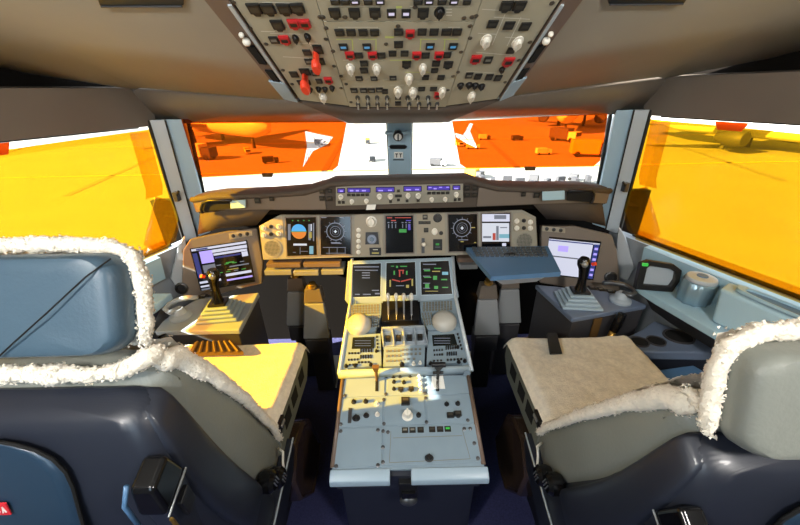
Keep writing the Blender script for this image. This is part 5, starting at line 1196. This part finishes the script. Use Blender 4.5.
    for h, w_, d0, d1, r in ((-.16, .235, -.16, -.30, .05), (-.12, .262, -.145, -.33, .06), (.0, .272, -.14, -.35, .07), (.2, .274, -.138, -.345, .07), (.42, .262, -.115, -.27, .06), (.54, .238, -.085, -.20, .05), (.605, .215, -.07, -.15, .035), (.62, .195, -.075, -.13, .025)):
        rs.append([B(q[0], h, q[1]) for q in rrect(0, (d0 + d1) / 2, w_ * 2, d0 - d1, r, 6)])
    mb.rings(rs); sh = mb.build('back_shell', parent=st, smooth=50, subsurf=1)
    mb = MB(); mb.m('shell_navy'); rs = []     # flank wing below the leather
    for h, x1_, d0, d1, r in ((.10, .262, -.175, -.25, .012), (.115, .286, -.165, -.265, .016), (.22, .290, -.160, -.265, .018), (.38, .279, -.143, -.245, .018), (.5, .257, -.108, -.195, .016), (.59, .228, -.072, -.14, .012), (.612, .208, -.07, -.12, .01)):
        rs.append([B(q[0], h, q[1]) for q in rrect(x1_ - .05, (d0 + d1) / 2, .10, d0 - d1, r, 3)])
    mb.rings(rs); mb.build('flank_wing', parent=sh, smooth=50, subsurf=1)
    mb = MB(); mb.m('shell_blue')
    out_ = [(-.2, .0), (.10, .02), (.165, .10), (.185, .24), (.16, .38), (.06, .5), (-.2, .52)]
    def dd(h): return -.356 + max(0, h - .2) * .37 + max(0, h - .42) * .22
    N_ = 12; rows = []
    for h, xr in ((.20, .02), (.30, .04), (.40, .055), (.47, .068), (.52, .075), (.55, .074), (.575, .062), (.592, .04), (.604, .01), (.612, -.03)):
        rows.append([B(-.16 + (xr + .16) * i / 8, h, dd(h) - .004) for i in range(9)])
    mb.rings(rows, closed=False); bp = mb.build('back_panel', parent=sh, smooth=180, solid=.006); bp['label'] = 'bluish back access panel'
    mb = MB(); mb.m('hole'); mb.tube([r[-1] for r in rows], .0035, 6); mb.build('panel_seam', parent=bp)
    # headrest
    f_ = math.radians(tilt)
    ax = V((0, -sn * math.cos(f_) + cs * math.sin(f_), cs * math.cos(f_) + sn * math.sin(f_))); nx = V((0, ax.z, -ax.y))   # up axis, forward normal
    O = B(0, HH, HD)
    Hd = lambda x, h, d: O + V((s * x, 0, 0)) + ax * h + nx * d
    mb = MB(); mb.m('leather_blue_lit' if s > 0 else 'leather_grey'); rs = []
    hh = .178
    for k, d in ((.80, -.056), (.92, -.052), (.98, -.04), (1.0, -.015), (1.0, .025)):
        rs.append([Hd(q[0] * k, .089 + (q[1] - .089) * (k if k > .9 else k), d - .012 * (1 - (q[0] / hw) ** 2) * (1 if k < .95 else 0)) for q in rrect(0, .089, hw * 2, hh, .045, 6)])
    mb.rings(rs); hr = mb.build('headrest', parent=st, smooth=40, subsurf=1)
    mb = MB(); mb.m('hole'); mb.tube([Hd(.186, .168, -.042), Hd(.16, .14, -.062), Hd(.10, .085, -.068), Hd(.045, .04, -.068), Hd(.0, .006, -.062)], .0014, 6)
    if s > 0: mb.build('headrest_seam', parent=hr)
    mb = MB(); mb.m('fleece'); samp = []
    def fh(a, b):
        x = -hw + 2 * hw * a; h = .18 * b; p = Hd(x, h, .04 - .02 * (abs(x) / hw) ** 4); p += nx * lump(p, .006, 22); samp.append((p, nx)); return p
    mb.grid(fh, 36, 18); tufts(mb, samp, 1000, .006); hs = mb.build('head_sheepskin', parent=hr, smooth=180)
    path = [Hd(q[0] * hw / .195, q[1], .0) for q in ([(.198, .012)] + [(.203, .04), (.204, .08), (.203, .125), (.19, .168), (.155, .188), (.07, .193), (0, .194), (-.07, .193), (-.155, .188), (-.19, .168), (-.203, .125), (-.204, .08), (-.203, .04), (-.198, .012)])]
    fleece_roll(path, .0125, 14, .004, 2600, .007).build('woolly_rim', parent=hs, smooth=180)
    # armrest folded up behind the inboard corner of the shell
    x0_, x1_ = .205, .25
    AD = lambda h: -.195 - (.58 - h) * .30
    mb = MB(); mb.m('shell_navy')
    mb.hexa([B(x0_, .0, AD(.0) - .04), B(x1_, .0, AD(.0) - .04), B(x1_, .0, AD(.0)), B(x0_, .0, AD(.0))], [B(x0_, .50, AD(.50) - .035), B(x1_, .50, AD(.50) - .035), B(x1_, .50, AD(.50) + .03), B(x0_, .50, AD(.50) + .03)])
    ar = mb.build('armrest', parent=st, bevel=.006)
    mb = MB(); mb.m('black_gloss'); mb.hexa([B(x0_ - .003, .50, AD(.5) - .045), B(x1_ + .006, .50, AD(.5) - .045), B(x1_ + .006, .50, AD(.5) + .03), B(x0_ - .003, .50, AD(.5) + .03)], [B(x0_ + .003, .565, AD(.565) - .035), B(x1_, .565, AD(.565) - .035), B(x1_, .565, AD(.565) + .02), B(x0_ + .003, .565, AD(.565) + .02)]); mb.build('end_cap', parent=ar, bevel=.009, seg=3)
    mb = MB(); mb.m('tray_blue'); mb.tube([B(x0_ + .003, .572, AD(.57) - .03), B(x0_ - .008, .54, AD(.54) - .045), B(x0_ - .008, .47, AD(.47) - .05)], .004, 8); o = mb.build('edge_band', parent=ar, smooth=180); o['label'] = 'blue edge band'
    mb = MB(); mb.m('steel'); mb.tube([B(x1_ + .007, .502, AD(.5) - .046), B(x1_ + .007, .502, AD(.5) + .03)], .002, 6); mb.build('metal_edge', parent=ar)
    mb = MB(); mb.m('black'); mb.hexa([B(x1_ + .002, .44, AD(.44) - .02), B(x1_ + .012, .44, AD(.44) - .02), B(x1_ + .012, .44, AD(.44) + .01), B(x1_ + .002, .44, AD(.44) + .01)], [B(x1_ + .002, .485, AD(.485) - .02), B(x1_ + .012, .485, AD(.485) - .02), B(x1_ + .012, .485, AD(.485) + .01), B(x1_ + .002, .485, AD(.485) + .01)]); mb.build('release_button', parent=ar, bevel=.002)
    mb = MB(); mb.m('brass'); mb.tube([B(x1_, .48, AD(.48) - .04), B(x1_, .05, AD(.05) - .043)], .0035, 6); o = mb.build('edge_strip', parent=ar); o['label'] = 'edge strip coloured gold for a reflection'  # gold reflection along the strip is put into its colour
    # frame arm under the hinge, knobs, wire loop
    mb = MB(); mb.m('shell_navy'); mb.hexa([W(.235, .80, .44), W(.275, .80, .44), W(.275, .80, .53), W(.235, .80, .53)], [W(.235, .42, .28), W(.275, .42, .28), W(.275, .42, .44), W(.235, .42, .44)]); fr = mb.build('frame_arm', parent=st, bevel=.006)
    mb = MB(); mb.m('frame_metal'); mb.tube([W(.276, .80, .53), W(.276, .42, .44)], .003, 6); mb.build('edge_line', parent=fr)
    for h_, d_ in ((.115, -.155), (.045, -.135)):
        q_ = B(0, h_, d_); y, z = q_.y, q_.z
        mb = MB(); mb.m('black_gloss'); mb.lathe(W(.262, y, z), (s, 0, 0), [(.025, 0), (.03, .01), (.03, .035), (.022, .045)], 18); kn = mb.build('recline_knob', parent=st, smooth=35)
        mb = MB(); mb.m('steel')
        for k in (-1, 0, 1): mb.tube([W(.309, y + k * .009 - .004, z + .014), W(.309, y + k * .009 + .004, z - .014)], .0016, 5)
        absorb(kn, mb)
    mb = MB(); mb.m('knob_white'); c = W(.262, .69, .60); mb.tube([W(.27, .70, .615), W(.29, .685, .62), W(.292, .665, .60), W(.292, .655, .56), W(.28, .66, .52)], .004, 8); mb.build('wire_loop', parent=st, smooth=180)
    mb = MB(); mb.m('black'); mb.box(W(.263, .765, .645), (.014, .05, .035)); mb.m('steel'); mb.box(W(.272, .765, .65), (.006, .03, .012)); mb.build('belt_buckle', parent=st, bevel=.003)
    # glossy inboard shroud of the base
    mb = MB(); mb.m('shroud'); P8 = [(.80, .49), (.90, .48), (.97, .42), (1.05, .16), (.95, .085), (.85, .09), (.74, .25), (.72, .40)]
    q8 = [W(.272, y, z) for y, z in P8]; c8 = sum(q8, V((0, 0, 0))) / 8
    mb.rings([[W(.20, y, z) for y, z in P8], q8, [c8 + (p - c8) * .92 + V((s * .012, 0, 0)) for p in q8], [c8 + (p - c8) * .86 + V((s * .004, 0, 0)) for p in q8]]); mb.build('base_shroud', parent=st, bevel=.003)
    return st, W, B
SL, WLf, BL = pilot_seat('left', 1, -.680, math.radians(22), 45, .668, -.03, .195, 'pilot seat with sheepskin cover and upright blue-grey headrest, left of the pedestal')
SR, WRf, BR = pilot_seat('right', -1, .695, math.radians(31), 46, .632, -.088, .203, 'reclined pilot seat with cream sheepskin and black strap, right of the pedestal')
# black crotch strap on the right seat, ribbed brown pad on the left one
mb = MB(); mb.m('strap'); a = [atz(u, v, .70) for u, v in ((549.5, 355), (562, 354.5), (556.5, 334), (546.5, 334))]
mb.prism(a, V((0, 0, .008))); mb.prism([a[3], a[2], a[2] + V((0, .012, -.06)), a[3] + V((0, .012, -.06))], V((0, .005, 0))); o = mb.build('crotch_strap', parent=SR, bevel=.002); o['label'] = 'black webbing strap'
mb = MB(); mb.m('pad_brown'); a = [atz(u, v, .695) for u, v in ((196, 345.5), (234, 344.5), (244, 355), (190, 356.5))]
mb.prism(a, V((0, 0, .018)))
for i in range(7): 
    t = .08 + .14 * i; p, q = lerp(a[0], a[1], t), lerp(a[3], a[2], t); mb.tube([p + V((0, 0, .019)), q + V((0, 0, .019))], .006, 6)
o = mb.build('ribbed_pad', parent=SL); o['label'] = 'brown ribbed pad'
# small red tag with white strokes on the left seat back
TG = lambda x, h, k=0: BL(x, h, -.356 + max(0, h - .2) * .37 + max(0, h - .42) * .22 - .012 - k)
mb = MB(); mb.m('label_red'); mb.prism([TG(-.11, .478), TG(-.045, .478), TG(-.045, .502), TG(-.11, .502)], TG(-.1, .49, .002) - TG(-.1, .49))
mb.m('plate_white')
for i in range(5):
    x = -.102 + i * .0115; mb.tube([TG(x, .484, .003), TG(x + .003, .496, .003), TG(x + .006, .485, .003)], .0012, 5)
o = mb.build('red_tag', parent=SL); o['label'] = 'small red tag with white strokes'
